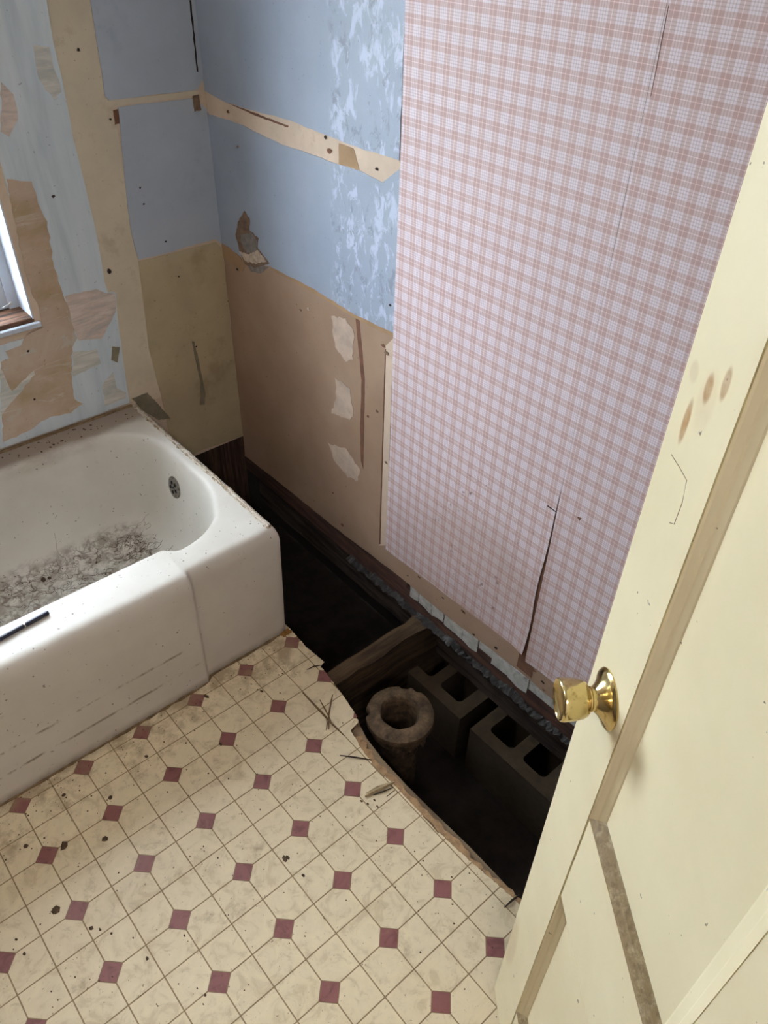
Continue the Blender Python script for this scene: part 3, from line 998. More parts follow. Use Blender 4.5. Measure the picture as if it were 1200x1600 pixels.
wallpaper('wallpaper', YW, YS, lambda z: 0.0015 * math.sin(z * 9), lambda z: 0.0004 + 0.0050 * opening(z) * (1 + 0.5 * math.sin(z * 21)) - 0.0,
          low1, 1, 'pink plaid wallpaper drop next to the blue paint',
          lambda y, z: 0.012 * sstep(z, 0.30, 0.06) * sstep(y, YS + 0.05, YS) if True else 0)
wallpaper('wallpaper', YS, YF, lambda z: -0.0004 - 0.0050 * opening(z) - 0.022 * sstep(0.15 - z, 0, 0.06) ** 2, lambda z: 0.0,
          lambda y: WL2[1] - 0.002, 2, 'pink plaid wallpaper drop behind the door',
          lambda y, z: 0.004 * opening(z) * sstep(y, YS - 0.03, YS - 0.006))
sheet('seam_board', 'R', [(YS + 0.012, 0.72), (YS - 0.010, 0.70), (YS - 0.030, 0.08), (YS + 0.020, 0.08)], 0.0, 0.0012, 'stain', wall_right, 0.03, 0.001, 50, 'brown board in the open wallpaper seam')  # brown strip in its own colour filling the opened seam
sheet('wallpaper_crack', 'R', [(-0.519, 1.536), (-0.520, 1.536), (-0.523, 1.423), (-0.522, 1.423)], 0.0036, 0.0003, 'stain', wall_right, 0.03, 0.0004, 51)
sheet('wallpaper_scratch', 'R', [(-0.491, 0.621), (-0.518, 0.618), (-0.516, 0.616), (-0.491, 0.617)], 0.0036, 0.0004, 'dark_crack', wall_right, 0.03, 0.0003, 52)
sheet('tear_spot', 'R', [(-0.567, 0.638), (-0.579, 0.642), (-0.575, 0.631)], 0.0036, 0.0004, 'stain', wall_right, 0, 0, 53)
# bare strip below the wallpaper and what is left under it
for k, (px, r) in enumerate((((-0.071, 0.087), 0.004), ((-0.118, 0.116), 0.006), ((-0.216, 0.110), 0.004), ((-0.295, 0.119), 0.008), ((-0.421, 0.084), 0.007), ((-0.544, 0.111), 0.012), ((-0.581, 0.096), 0.006), ((-0.589, 0.073), 0.005), ((-0.343, 0.067), 0.005))):
    q = [(px[0] + r * math.cos(t) * random.uniform(0.5, 1.3), px[1] + r * 0.6 * math.sin(t) * random.uniform(0.5, 1.2)) for t in [2 * math.pi * i / 7 for i in range(7)]]
    sheet('nail_hole', 'R', q, 0.0, 0.0010, 'stain' if k % 2 else 'dark_crack', wall_right, 0, 0, 90 + k)
for k, ys in enumerate(((-0.085, -0.12), (-0.123, -0.175), (-0.178, -0.225), (-0.228, -0.30), (-0.302, -0.36), (-0.363, -0.41), (-0.413, -0.47), (-0.472, -0.54), (-0.542, -0.62), (-0.622, -0.70))):
    r_ = random.Random(k)
    zt = 0.064
    q = [(ys[0], zt), (ys[1], zt), (ys[1], 0.012 + r_.uniform(-0.006, 0.006)), ((ys[0] + ys[1]) / 2, 0.010 + r_.uniform(-0.008, 0.006)), (ys[0], 0.012 + r_.uniform(-0.006, 0.006))]
    sheet('plaster_piece', 'R', q, -0.004 - r_.uniform(0, 0.003), 0.004, 'plaster_bits', wall_right, 0.012, 0.0015, k)
obj('sole_plate', box(XR + 0.002, XR + 0.09, YF, YB, -0.028, 0.030), 'sole_plate', wall_right)['label'] = 'red-brown wooden plate under the board'
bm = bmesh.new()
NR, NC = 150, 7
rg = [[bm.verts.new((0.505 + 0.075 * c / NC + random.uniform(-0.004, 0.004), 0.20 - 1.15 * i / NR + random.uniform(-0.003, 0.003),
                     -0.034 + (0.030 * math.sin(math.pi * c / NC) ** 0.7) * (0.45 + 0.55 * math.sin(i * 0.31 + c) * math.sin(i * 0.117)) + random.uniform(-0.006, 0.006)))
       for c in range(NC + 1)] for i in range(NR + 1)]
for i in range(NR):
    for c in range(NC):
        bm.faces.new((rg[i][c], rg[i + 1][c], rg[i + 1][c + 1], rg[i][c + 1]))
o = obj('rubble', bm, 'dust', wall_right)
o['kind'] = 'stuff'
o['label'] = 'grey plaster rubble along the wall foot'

# ---- other sides of the room, behind and beside the camera
DX0, DX1, DZ = -1.28, -0.485, 2.03       # doorway in the front wall
bm = bmesh.new()
add_box(bm, DX1, XR + 0.14, YF - 0.10, YF, -0.40, ZC)
add_box(bm, XL - 0.1, DX0, YF - 0.10, YF, -0.40, ZC)
add_box(bm, DX0, DX1, YF - 0.10, YF, DZ, ZC)
tag(obj('wall_front', bm, 'white'), 'plain stripped wall with the doorway behind the viewer', 'wall', kind='structure')
tag(obj('wall_left', box(XL - 0.1, XL, YF, YB, -0.05, ZC), 'white'), 'plain stripped wall at the far end of the tub', 'wall', kind='structure')
tag(obj('ceiling', box(XL - 0.1, XR + 0.14, YF - 0.1, YB + T, ZC, ZC + 0.05), 'ceil'), 'plain white bathroom ceiling', 'ceiling', kind='structure')
# hall beyond the doorway
bm = bmesh.new()
HX0, HX1, HY = -2.0, 0.3, -3.0
add_box(bm, HX0 - 0.1, HX0, HY, YF - 0.1, -0.05, ZC)
add_box(bm, HX1, HX1 + 0.1, HY, YF - 0.1, -0.05, ZC)
add_box(bm, HX0 - 0.1, HX1 + 0.1, HY - 0.1, HY, -0.05, ZC)
add_box(bm, HX0 - 0.1, XL - 0.1, YF - 0.1, YF - 0.05, -0.05, ZC)
tag(obj('wall_hall', bm, 'hall'), 'plain pale hall walls beyond the doorway', 'wall', kind='structure')
tag(obj('ceiling_hall', box(HX0 - 0.1, HX1 + 0.1, HY - 0.1, YF - 0.1, ZC, ZC + 0.05), 'ceil'), 'plain hall ceiling beyond the doorway', 'ceiling', kind='structure')
tag(obj('floor_hall', box(HX0 - 0.1, HX1 + 0.1, HY - 0.1, YF, -0.05, -0.005), 'subfloor'), 'plain boarded hall floor beyond the doorway', 'floor', kind='structure')

# crawl space and yard
bm = bmesh.new()
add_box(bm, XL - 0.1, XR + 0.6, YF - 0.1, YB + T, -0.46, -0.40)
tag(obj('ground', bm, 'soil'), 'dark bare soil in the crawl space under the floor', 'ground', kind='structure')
bm = bmesh.new()
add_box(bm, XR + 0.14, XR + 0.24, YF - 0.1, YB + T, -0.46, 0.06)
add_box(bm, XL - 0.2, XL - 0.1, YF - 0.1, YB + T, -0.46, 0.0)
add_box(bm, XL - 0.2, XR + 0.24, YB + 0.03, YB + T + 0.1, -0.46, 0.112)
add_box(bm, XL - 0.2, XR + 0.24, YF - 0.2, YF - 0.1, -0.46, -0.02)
tag(obj('wall_light_skirt', bm, 'skirt'), 'dark skirt wall added around the crawl space to block daylight', 'wall', kind='structure')  # added around the crawl space to keep daylight out of the hole
tag(obj('yard_ground', box(-8, 8, YB + 0.25, 14, -0.56, -0.50), 'yard'), 'dull ground outside the window', 'ground', kind='structure')


# ================================================================== THE DOOR
door = empty('door_1', DB)
tag(door, 'open cream panelled door with brass knob, standing beside the hole', 'door', kind='structure')
DT = 0.036
DW = 0.78
BOT, TOP = 0.008, 2.0


def dbox(s0, s1, z0, z1, o0, o1, bevel=0.0012):
    bm = bmesh.new()
    add_prism(bm, [dpt(s0, z0, o0), dpt(s1, z0, o0), dpt(s1, z1, o0), dpt(s0, z1, o0)], DN * (o1 - o0))
    bmesh.ops.bevel(bm, geom=bm.edges[:], offset=bevel, segments=2, affect='EDGES', clamp_overlap=True)
    return bm


ST = 0.104
ML0, ML1 = 0.350, 0.430
obj('stile', dbox(0, ST, BOT, TOP, -DT, 0, 0.003), 'door', door)
obj('stile', dbox(DW - ST, DW, BOT, TOP, -DT, 0, 0.003), 'door', door)
for z0, z1 in ((BOT, 0.20), (0.635, 0.830), (1.88, TOP)):
    obj('rail', dbox(ST + 0.0004, DW - ST - 0.0004, z0, z1, -DT, 0), 'door', door)
for z0, z1 in ((0.2004, 0.6346), (0.8304, 1.8796)):
    obj('mullion', dbox(ML0, ML1, z0, z1, -DT, 0), 'door', door)
PROF = [(0.0, 0.0), (0.08, -0.0022), (0.42, -0.0065), (0.50, -0.0085), (0.88, -0.0125), (1.0, -0.0145)]


def molding(p0, p1, q0, q1, name, mat, parent):
    """strip from edge p0-p1 (off the stile) towards q0-q1 (inside), mitred ends"""
    bm = bmesh.new()
    rows = []
    for (a, b) in ((p0, q0), (p1, q1)):
        row = []
        for w, o in PROF:
            t = w
            row.append(bm.verts.new(dpt(a[0] + (b[0] - a[0]) * t, a[1] + (b[1] - a[1]) * t, o)))
        row.append(bm.verts.new(dpt(b[0], b[1], -0.019)))
        row.append(bm.verts.new(dpt(a[0], a[1], -0.019)))
        rows.append(row)
    n = len(rows[0])
    for k in range(n):
        bm.faces.new((rows[0][k], rows[0][(k + 1) % n], rows[1][(k + 1) % n], rows[1][k]))
    bm.faces.new(rows[0])
    bm.faces.new(rows[1][::-1])
    return obj(name, bm, mat, parent)


for (s0, s1) in ((ST, ML0), (ML1, DW - ST)):
    for (z0, z1) in ((0.20, 0.635), (0.83, 1.88)):
        pan = obj('panel', dbox(s0 - 0.005, s1 + 0.005, z0 - 0.005, z1 + 0.005, -0.026, -0.0140), 'door', door)
        w, wr = 0.0150, 0.0150 if s0 > 0.3 else 0.0320
        c = [(s0, z0), (s1, z0), (s1, z1), (s0, z1)]
        d = [(s0 + w, z0 + w), (s1 - wr, z0 + w), (s1 - wr, z1 - w), (s0 + w, z1 - w)]
        for k in range(4):
            k2 = (k + 1) % 4
            mo = molding(c[k], c[k2], d[k], d[k2], 'molding', 'door_dusty' if k == 0 else 'door', pan)
            if k == 0:
                mo['label'] = 'dusty brown lower molding'

# knob
KS, KZ = 0.056, 0.992
kb = dpt(KS, KZ, 0)
bm = bmesh.new()
add_lathe(bm, [(0.0, 0.0), (0.0335, 0.0), (0.0340, 0.0018), (0.0325, 0.0036), (0.028, 0.0050), (0.022, 0.0085), (0.0165, 0.0125), (0.0145, 0.0150), (0.0, 0.0150)], kb, DN, 56)
knob = obj('door_knob', bm, 'brass', door, smooth=True)
knob['label'] = 'worn brass knob with round rose'
bm = bmesh.new()
add_lathe(bm, [(0.0, 0.013), (0.0125, 0.013), (0.0125, 0.0165), (0.0135, 0.017), (0.0135, 0.019), (0.0120, 0.0195), (0.0120, 0.026), (0.0, 0.026)], kb, DN, 40)
obj('neck', bm, 'brass', knob, smooth=False)
bm = bmesh.new()
add_lathe(bm, [(0.0, 0.0215), (0.0135, 0.0215), (0.0165, 0.0225), (0.0190, 0.0245), (0.0212, 0.0290), (0.0228, 0.0370), (0.0236, 0.0460), (0.0238, 0.0510), (0.0232, 0.0530), (0.0222, 0.0538), (0.0212, 0.0532), (0.0200, 0.0520), (0.0120, 0.0505), (0.0, 0.0500)], kb, DN, 64)
obj('grip', bm, 'brass', knob, smooth=True)
# chipped paint outline on the latch stile
pl_ = [(0.025, 1.292), (0.046, 1.293), (0.063, 1.293), (0.068, 1.273), (0.067, 1.249), (0.059, 1.244)]
bm = bmesh.new()
add_tube(bm, [dpt(a, b, 0.0) for a, b in pl_], 0.0004, 4)
obj('paint_crack', bm, 'splinter', door)

# ================================================================== THE BATHTUB
TX0, TX1, TY0, TY1, TZ = -1.345, 0.172, 0.040, 0.792, 0.391
tub = empty('bathtub', (TX1 - 0.76, TY0, 0))
tag(tub, 'dirty white enamel bathtub with debris inside, under the window', 'bathtub')
SEAM = -0.092


def ring(x0, x1, y0, y1, r, z, kind):
    cx, cy, hx, hy = (x0 + x1) / 2, (y0 + y1) / 2, (x1 - x0) / 2, (y1 - y0) / 2
    out = []
    for u, v in SQ:
        qx, qy = u * hx, v * hy
        kx = max(-(hx - r), min(hx - r, qx))
        ky = max(-(hy - r), min(hy - r, qy))
        dx, dy = qx - kx, qy - ky
        if abs(dx) > 1e-9 and abs(dy) > 1e-9:
            L = math.hypot(dx, dy)
            dx, dy = dx / L * r, dy / L * r
        x, y = cx + kx + dx, cy + ky + dy
        f = sstep(SEAM - x, -0.007, 0.007)          # 1 left of the apron step
        w = max(0.0, min(1.0, -v)) ** 3
        zz = z
        if kind == 'out':
            y -= 0.016 * f * w
            zz -= 0.004 * (1 - f) * w * (1 if z > 0.3 else 0)
        else:
            y -= 0.022 * (1 - sstep(SEAM - x, -0.03, 0.012)) * w * kind
            zz -= 0.004 * (1 - f) * w
        out.append(Vector((x, y, zz)))
    return out


SQ = []
us = [-1 + 2 * k / 90 for k in range(90)]
ue = (SEAM - (TX0 + TX1) / 2) / ((TX1 - TX0) / 2)
us = sorted(set([round(u, 5) for u in us] + [round(ue + k * 0.0025, 5) for k in range(-8, 9)] + [0.97, 0.985, 0.992, 0.996, 0.9985, -0.99, -0.996]))
vs_ = [-1 + 2 * k / 46 for k in range(46)] + [0.985, 0.992, 0.997, -0.985, -0.992, -0.997]
vs_ = sorted(set(round(v, 5) for v in vs_))
SQ += [(u, -1.0) for u in us] + [(1.0, v) for v in vs_] + [(-u, 1.0) for u in us] + [(-1.0, -v) for v in vs_]
rings = []
for d, z in ((0.004, 0.0), (0.002, 0.15), (0.0, 0.345), (0.0015, 0.362), (0.006, 0.377), (0.013, 0.387), (0.023, 0.391), (0.032, 0.3915)):
    rings.append(ring(TX0 + d, TX1 - d, TY0 + d, TY1 - min(d, 0.004), 0.016, z, 'out'))
IX0_, IX1_, IY0_, IY1_ = -1.225, 0.118, 0.158, 0.706
for g, z, r in ((-0.016, 0.3905, 0.19), (-0.007, 0.389, 0.185), (-0.001, 0.383, 0.18), (0.003, 0.373, 0.178), (0.010, 0.34, 0.175), (0.022, 0.27, 0.17), (0.038, 0.20, 0.165),
                (0.056, 0.155, 0.155), (0.080, 0.125, 0.14), (0.112, 0.108, 0.12), (0.150, 0.102, 0.10), (0.20, 0.100, 0.06)):
    rings.append(ring(IX0_ + g * 2.2, IX1_ - g, IY0_ + g, IY1_ - g, max(0.02, r - g * 0.5), z, max(0.0, 1 - g * 8)))
bm = bmesh.new()
vr = [[bm.verts.new(p) for p in r] for r in rings]
n = len(SQ)
for a, b in zip(vr, vr[1:]):
    for k in range(n):
        bm.faces.new((a[k], a[(k + 1) % n], b[(k + 1) % n], b[k]))
bm.faces.new(vr[-1])
bm.normal_update()
tub_bvh = BVHTree.FromBMesh(bm)
obj('tub_body', bm, 'enamel', tub, smooth=True)


def tub_z(x, y):
    h = tub_bvh.ray_cast(Vector((x, y, 0.8)), Vector((0, 0, -1)))
    return h[0] if h[0] is not None else Vector((x, y, TZ))


# overflow plate on the drain end
h = tub_bvh.ray_cast(Vector((-0.5, 0.478, 0.287)), Vector((1, 0, 0)))
oc, on = h[0], h[1]
if on.x > 0:
    on = -on
bm = bmesh.new()
add_lathe(bm, [(0.0, 0.004), (0.022, 0.004), (0.029, 0.0035), (0.033, 0.0018), (0.034, -0.002)], oc, on, 36)
ov = obj('overflow_plate', bm, 'overflow', tub, smooth=True)
ov['label'] = 'round tarnished overflow plate'
u = on.cross(Vector((0, 0, 1))).normalized()
v = on.cross(u)
bm = bmesh.new()
for k in range(5):
    t = 2 * math.pi * k / 5 + 0.3
    c = oc + (u * math.cos(t) + v * math.sin(t)) * 0.015 + on * 0.0036
    add_lathe(bm, [(0.0, 0.0012), (0.0055, 0.0012), (0.0058, 0.0)], c, on, 12)
add_lathe(bm, [(0.0, 0.0020), (0.003, 0.0018), (0.0035, 0.0)], oc + on * 0.0036, on, 12)
obj('overflow_slot', bm, 'black', ov)
# caulk along the end rim and the back rim
bm = bmesh.new()
cp = []
rr = []
for k in range(61):
    y = 0.060 + (0.785 - 0.060) * k / 60
    cp.append((0.149 + random.uniform(-0.0015, 0.0015), y, TZ - 0.002))
    rr.append(0.0085 * random.uniform(0.65, 1.25))
add_tube(bm, cp, rr, 8)
obj('caulk_bead', bm, 'caulk', tub, smooth=True)['label'] = 'crusty brown and white caulk line along the end rim'
bm = bmesh.new()
add_tube(bm, [(TX0 + 0.02 + k * 0.03, 0.790 + random.uniform(-0.001, 0.001), TZ + 0.001) for k in range(50)], [0.005 * random.uniform(0.6, 1.2) for k in range(50)], 6)
obj('caulk_bead', bm, 'grime', tub, smooth=True)
bm = bmesh.new()
pts = []
for k in range(120):
    x = TX0 + 0.01 + (TX1 - 0.012 - TX0) * k / 119
    f = sstep(SEAM - x, -0.007, 0.007)
    pts.append((x, TY0 + 0.003 - 0.016 * f + random.uniform(-0.001, 0.001), 0.001))
add_tube(bm, pts, [random.uniform(0.002, 0.0055) for _ in pts], 6)
obj('floor_caulk', bm, 'grime', tub, smooth=True)['label'] = 'brown grimy joint between tub and floor'
bm = bmesh.new()
for k in range(9):
    r = bmesh.ops.create_icosphere(bm, subdivisions=1, radius=random.uniform(0.004, 0.008))
    for vv in r['verts']:
        vv.co = vv.co + Vector((TX1 - random.uniform(0.0, 0.025), TY0 + random.uniform(-0.008, 0.003), random.uniform(0.001, 0.007)))
obj('rusty_caulk', bm, 'rust', tub)['label'] = 'rust-orange caulk lump at the tub foot'

# loose dirt and hair in the tub
bm = bmesh.new()
rd = random.Random(21)


def strand(bm, x, y, L, ang, rad, bend):
    pts = []
    for k in range(9):
        p = tub_z(x, y)
        pts.append((p.x, p.y, p.z + 0.0006))
        ang += rd.uniform(-bend, bend)
        x += math.cos(ang) * L / 8
        y += math.sin(ang) * L / 8
    add_tube(bm, pts, rad, 3, False)


for k in range(330):
    x = rd.uniform(-0.75, 0.0)
    ymid = 0.50
    y = rd.gauss(ymid, 0.10)
    y = max(0.24, min(0.570, y))
    strand(bm, x, y, rd.uniform(0.015, 0.06), rd.uniform(0, 6.28), rd.uniform(0.0003, 0.0007), 1.3)
for k in range(60):
    strand(bm, rd.gauss(-0.03, 0.025), max(0.30, min(0.565, rd.gauss(0.52, 0.04))), rd.uniform(0.015, 0.04), rd.uniform(0, 6.28), rd.uniform(0.0004, 0.0010), 1.2)
for x, y, L, a in ((-0.02, 0.60, 0.07, -0.4), (-0.22, 0.60, 0.06, 2.6)):
    strand(bm, x, y, L, a, 0.0004, 0.5)
tag(obj('debris', bm, 'hair'), 'matted brown hair and dirt spread over the bathtub bottom', 'debris', kind='stuff')
bm = bmesh.new()


def fleck(bm, p, r, nrm=Vector((0, 0, 1))):
    ref = Vector((1, 0, 0)) if abs(nrm.x) < 0.9 else Vector((0, 1, 0))
    u = nrm.cross(ref).normalized()
    v = nrm.cross(u)
    n = 6
    k0 = rd.uniform(0, 6.28)
    st = rd.uniform(0.5, 1.0)
    lo = [bm.verts.new(p + (u * math.cos(k0 + 6.283 * i / n) + v * st * math.sin(k0 + 6.283 * i / n)) * r * rd.uniform(0.6, 1.2)) for i in range(n)]
    top = bm.verts.new(p + nrm * r * 0.45)
    for i in range(n):
        bm.faces.new((lo[i], lo[(i + 1) % n], top))


for k in range(170):
    x, y = rd.uniform(-0.8, 0.10), rd.uniform(0.20, 0.69)
    p = tub_z(x, y)
    if p.z < 0.13 or rd.random() < 0.35:
        fleck(bm, Vector((p.x, p.y, p.z)), rd.uniform(0.0012, 0.0038))
for k in range(75):
    x, y = rd.uniform(-0.5, 0.13), rd.gauss(0.757, 0.02)
    if 0.715 < y < 0.785:
        fleck(bm, tub_z(x, y), rd.uniform(0.0015, 0.0055))
fleck(bm, tub_z(-0.30, 0.56), 0.012)
fleck(bm, tub_z(-0.285, 0.555), 0.010)
for k in range(26):
    fleck(bm, tub_z(rd.uniform(-0.55, 0.15), rd.uniform(0.06, 0.14)), rd.uniform(0.001, 0.0022))
tag(obj('dirt_flecks', bm, 'fleck'), 'small dark dirt flecks scattered over the bathtub rim and basin', 'dirt', kind='stuff')

# pen on the front rim
bm = bmesh.new()
pa, pb = Vector((-0.392, 0.120, 0.3965)), Vector((-0.545, 0.107, 0.3965))
d = (pb - pa).normalized()
pen = empty('pen', (pa + pb) / 2 - Vector((0, 0, 0.0055)))
tag(pen, 'dark navy pen with a thin silver ring lying on the tub front rim', 'pen')
bm = bmesh.new()
add_lathe(bm, [(0.0, 0.0), (0.0042, 0.0), (0.0050, 0.0008), (0.0052, 0.003), (0.0052, 0.054), (0.0, 0.054)], pa, d, 20)
obj('cap', bm, 'pen', pen, smooth=False)
bm = bmesh.new()
add_lathe(bm, [(0.0, 0.0535), (0.0054, 0.0535), (0.0054, 0.0560), (0.0, 0.0560)], pa, d, 20)
obj('ring', bm, 'silver', pen)
bm = bmesh.new()
add_lathe(bm, [(0.0, 0.0555), (0.0049, 0.0555), (0.0049, 0.130), (0.0044, 0.140), (0.0015, 0.152), (0.0, 0.153)], pa, d, 20)
obj('barrel', bm, 'pen', pen)

# ================================================================== UNDER THE FLOOR
# joist crossing the hole
jo = empty('floor_joist', (0.33, -0.147, -0.20))
tag(jo, 'rough brown wooden joist crossing the open floor hole', 'joist')
bm = bmesh.new()
NX = 14
rows = []
for i in range(NX + 1):
    x = -0.05 + (0.556 + 0.05) * i / NX
    a = random.uniform(-0.003, 0.003)
    b = random.uniform(-0.003, 0.003)
    hw = 0.019 + 0.010 * i / NX
    yc = -0.147 + 0.002 * i / NX
    rows.append([bm.verts.new(p) for p in ((x, yc - hw + b, -0.30), (x, yc + hw + a, -0.30), (x, yc + hw + a, -0.040 + a), (x, yc - hw + b, -0.040 + b), )])
for r0, r1 in zip(rows, rows[1:]):
    for k in range(4):
        bm.faces.new((r0[k], r0[(k + 1) % 4], r1[(k + 1) % 4], r1[k]))
bm.faces.new(rows[0])
bm.faces.new(rows[-1][::-1])
obj('beam', bm, 'joist', jo)

# sill beam along the right wall
sb = empty('sill_beam', (0.60, -0.3, -0.20))
tag(sb, 'long grey wooden sill beam under the wallpapered wall', 'beam')
bm = bmesh.new()
rows = []
NY = 40
for i in range(NY + 1):
    y = YF + 0.01 + (YB - 0.012 - YF) * i / NY
    j = [random.uniform(-0.003, 0.003) for _ in range(4)]
    rows.append([bm.verts.new(p) for p in ((0.566 + j[0], y, -0.199), (0.655, y, -0.199), (0.655, y, -0.032), (0.560 + j[2], y, -0.032 + j[3]))])
for r0, r1 in zip(rows, rows[1:]):
    for k in range(4):
        bm.faces.new((r0[k], r0[(k + 1) % 4], r1[(k + 1) % 4], r1[k]))
bm.faces.new(rows[0])
bm.faces.new(rows[-1][::-1])
obj('beam', bm, 'sill_beam', sb)


# concrete blocks with three cores each
def block(y0, y1, cores, label):
    x0, x1, z0, z1 = 0.448, 0.650, -0.395, -0.200
    root = empty('concrete_block', ((x0 + x1) / 2, (y0 + y1) / 2, z0))
    tag(root, label, 'block', 'concrete blocks under the sill')
    bm = bmesh.new()
    ys = [y1] + [v for c in sorted(cores) for v in c] + [y0]      # ascending y
    cx0, cx1 = x0 + 0.038, x1 - 0.036
    # shell: two long walls and the webs between cores, each real solid
    add_box(bm, x0, cx0, y1, y0, z0, z1)
    add_box(bm, cx1, x1, y1, y0, z0, z1)
    for k in range(0, len(ys), 2):
        add_box(bm, cx0, cx1, ys[k], ys[k + 1], z0, z1)
    # rounded inner corners of the cores
    r = 0.014
    for (a, b) in cores:
        for (cx, sx) in ((cx0, 1), (cx1, -1)):
            for (cy, sy) in ((a, 1), (b, -1)):
                c = Vector((cx + sx * r, cy + sy * r, z0))
                pts = [Vector((cx, cy, z0))] + [c + Vector((-sx * r * math.cos(t), -sy * r * math.sin(t), 0)) for t in [math.pi / 2 * q / 5 for q in range(6)]]
                add_prism(bm, pts, (0, 0, z1 - z0))
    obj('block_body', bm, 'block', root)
    return root


block(-0.020, -0.393, [(-0.353, -0.267), (-0.231, -0.150), (-0.115, -0.055)], 'grey hollow concrete block nearest the wooden joist')
block(-0.434, -0.825, [(-0.557, -0.471), (-0.672, -0.593), (-0.785, -0.708)], 'grey hollow concrete block nearest the open door')

# toilet flange and its soil pipe
fc = Vector((0.236, -0.362, -0.008))
fl = empty('toilet_flange', (fc.x, fc.y, -0.40))
tag(fl, 'rusty round toilet drain flange standing in the floor hole', 'drain pipe')


def fw(t, r):
    if r < 0.06:
        return 0.0008 * math.sin(t * 40)
    d = 0.0007 * math.sin(t * 6.2832 * 4 + 1) + 0.0004 * math.sin(t * 6.2832 * 11)
    for c, wd, dep in ((0.13, 0.012, 0.010), (0.86, 0.02, 0.007), (0.80, 0.015, 0.005)):
        if abs(t - c) < wd:
            d -= dep
    return d


bm = bmesh.new()
add_lathe(bm, [(0.046, -0.14), (0.046, -0.03), (0.047, -0.012), (0.0495, -0.006), (0.053, -0.002), (0.064, -0.0015), (0.080, -0.006), (0.0885, -0.010), (0.0905, -0.017), (0.089, -0.027), (0.080, -0.031), (0.074, -0.033)], fc, (0, 0, 1), 72, fw)
obj('flange_ring', bm, 'iron', fl, smooth=True)
bm = bmesh.new()
add_lathe(bm, [(0.074, -0.030), (0.077, -0.042), (0.077, -0.066), (0.072, -0.074), (0.058, -0.080), (0.053, -0.09), (0.053, -0.385), (0.047, -0.385), (0.046, -0.13)], fc, (0, 0, 1), 48)
obj('soil_pipe', bm, 'iron', fl, smooth=True)
bm = bmesh.new()
for k in range(14):
    t = rd.uniform(3.6, 5.0)
    r = bmesh.ops.create_icosphere(bm, subdivisions=1, radius=rd.uniform(0.004, 0.009))
    for vv in r['verts']:
        vv.co = vv.co + fc + Vector((math.cos(t) * 0.080, math.sin(t) * 0.080, rd.uniform(-0.07, -0.02)))
obj('rust_lumps', bm, 'iron', fl)

# ================================================================== LOOSE BITS ON THE FLOOR
def splinter(pts, r, mat, label):
    c = Vector((*pts[0], 0))
    e = empty('wood_splinter', (pts[0][0], pts[0][1], 0))
    tag(e, label, 'splinter', 'wood splinters along the torn floor edge')
    bm = bmesh.new()
    n = len(pts)
    add_tube(bm, [Vector((x, y, r * 0.8 + 0.003 * math.sin(math.pi * k / max(1, n - 1)))) for k, (x, y) in enumerate(pts)], [r * (0.5 if k in (0, n - 1) else 1.0) for k in range(n)], 5)
    obj('sliver', bm, mat, e)


splinter([(0.073, -0.159), (0.072, -0.221), (0.072, -0.289), (0.075, -0.331)], 0.0024, 'splinter', 'long brown wood splinter lying slantwise by the torn floor corner')
splinter([(0.094, -0.206), (0.085, -0.240), (0.077, -0.274)], 0.0020, 'splinter', 'short straight splinter crossing the long one near the flange')
splinter([(0.130, -0.214), (0.109, -0.233), (0.083, -0.258), (0.057, -0.292)], 0.0020, 'splinter', 'curved upright splinter crossing the long one near the flange')
splinter([(0.076, -0.257), (0.063, -0.277), (0.051, -0.289)], 0.0018, 'splinter', 'tiny stub splinter below the crossed splinters')
splinter([(0.032, -0.368), (0.056, -0.398), (0.083, -0.427)], 0.0022, 'splinter_dark', 'dark horizontal splinter sticking out left of the torn edge')
splinter([(0.009, -0.493), (0.034, -0.497), (0.059, -0.503), (0.086, -0.508)], 0.0046, 'splinter_pale', 'thick pale frayed splinter beside a maroon diamond')
splinter([(0.017, -0.487), (0.047, -0.493), (0.073, -0.500)], 0.0022, 'splinter_pale', 'thin pale splinter on top of the thick frayed one')
splinter([(0.026, -0.501), (0.051, -0.511), (0.075, -0.516)], 0.0016, 'splinter_dark', 'thin black splinter just below the pale frayed one')
splinter([(0.048, -0.524), (0.074, -0.524)], 0.0014, 'splinter_dark', 'tiny black splinter at the torn edge by the frayed one')
splinter([(0.080, -0.615), (0.081, -0.640), (0.079, -0.667)], 0.0020, 'splinter', 'slim brown splinter lying along the middle of the torn edge')
splinter([(0.072, -0.874), (0.093, -0.875), (0.117, -0.877)], 0.0024, 'splinter_dark', 'dark splinter at the foot of the open door')
splinter([(0.127, -0.105), (0.146, -0.109), (0.167, -0.118)], 0.0018, 'splinter_dark', 'dark splinter at the notch in the torn floor near the tub')

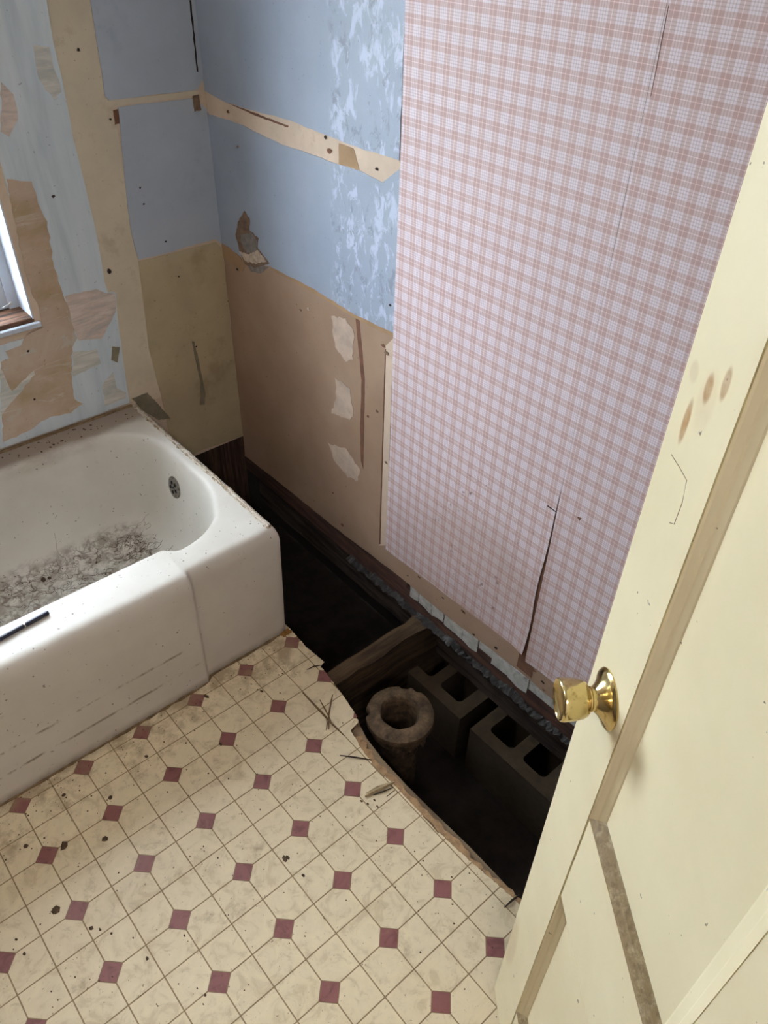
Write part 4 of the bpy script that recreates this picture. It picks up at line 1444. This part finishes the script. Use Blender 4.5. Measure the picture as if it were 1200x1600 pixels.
bm = bmesh.new()
for (x, y), r in (((-0.220, -0.493), 0.010), ((-0.213, -0.493), 0.007), ((-0.637, -0.102), 0.008), ((-0.573, -0.156), 0.011), ((-0.643, -0.276), 0.010), ((-0.649, -0.276), 0.006), ((-0.603, -0.356), 0.006), ((-0.590, -0.370), 0.004), ((-0.576, -0.392), 0.004),
                  ((-0.543, -0.481), 0.006), ((-0.726, -0.280), 0.004), ((-0.724, -0.317), 0.005), ((-0.498, -0.199), 0.007), ((-0.444, -0.113), 0.007), ((-0.329, -0.069), 0.006), ((-0.173, -0.155), 0.006), ((-0.006, -0.085), 0.006), ((-0.210, -0.548), 0.005),
                  ((-0.523, -0.039), 0.005), ((-0.004, -0.495), 0.005), ((0.003, -0.510), 0.004), ((0.021, -0.512), 0.005), ((0.016, -0.529), 0.004), ((-0.126, -0.007), 0.010), ((-0.466, -0.491), 0.004), ((-0.490, -0.612), 0.003)):
    fleck(bm, Vector((x, y, 0.0)), r)
for k in range(420):
    x, y = rd.uniform(-0.75, 0.10), rd.uniform(-1.05, 0.02)
    if rd.random() < 0.35:
        y = 0.03 - abs(rd.gauss(0, 0.07))
    if x < edge_x(y) - 0.004:
        fleck(bm, Vector((x, y, 0.0)), rd.uniform(0.0008, 0.0026))
tag(obj('floor_dirt', bm, 'fleck'), 'brown dirt crumbs scattered over the vinyl floor', 'dirt', kind='stuff')

# ================================================================== ADDED FILL LAMPS
def fill_lamp(name, label, x, y, energy, color, radius):  # unseen ceiling fixture, added only as fill light
    e = empty(name, (x, y, ZC))
    tag(e, label, 'lamp')
    bm = bmesh.new()
    add_lathe(bm, [(0.0, 0.0), (0.13, 0.0), (0.13, -0.018), (0.11, -0.026), (0.0, -0.026)], (x, y, ZC), (0, 0, 1), 32)
    obj('fill_lamp_base', bm, 'silver', e)
    ld = bpy.data.lights.new('fill_bulb', 'POINT')
    ld.energy = energy
    ld.color = color
    ld.shadow_soft_size = radius
    lo = bpy.data.objects.new('fill_bulb', ld)
    COL.objects.link(lo)
    lo.parent = e
    lo.location = (0, 0, -0.03 - radius)


fill_lamp('hall_fill_lamp', 'added round hall fill lamp, unseen outside the doorway', -1.08, -2.15, 33, (1.0, 0.90, 0.94), 0.12)  # added, unseen; lifts the sides that face the hall
fill_lamp('bathroom_fill_lamp', 'added round bathroom fill lamp, unseen above the floor', -0.90, -0.25, 14, (1.0, 0.97, 0.96), 0.12)  # added, unseen; brightens the upper walls
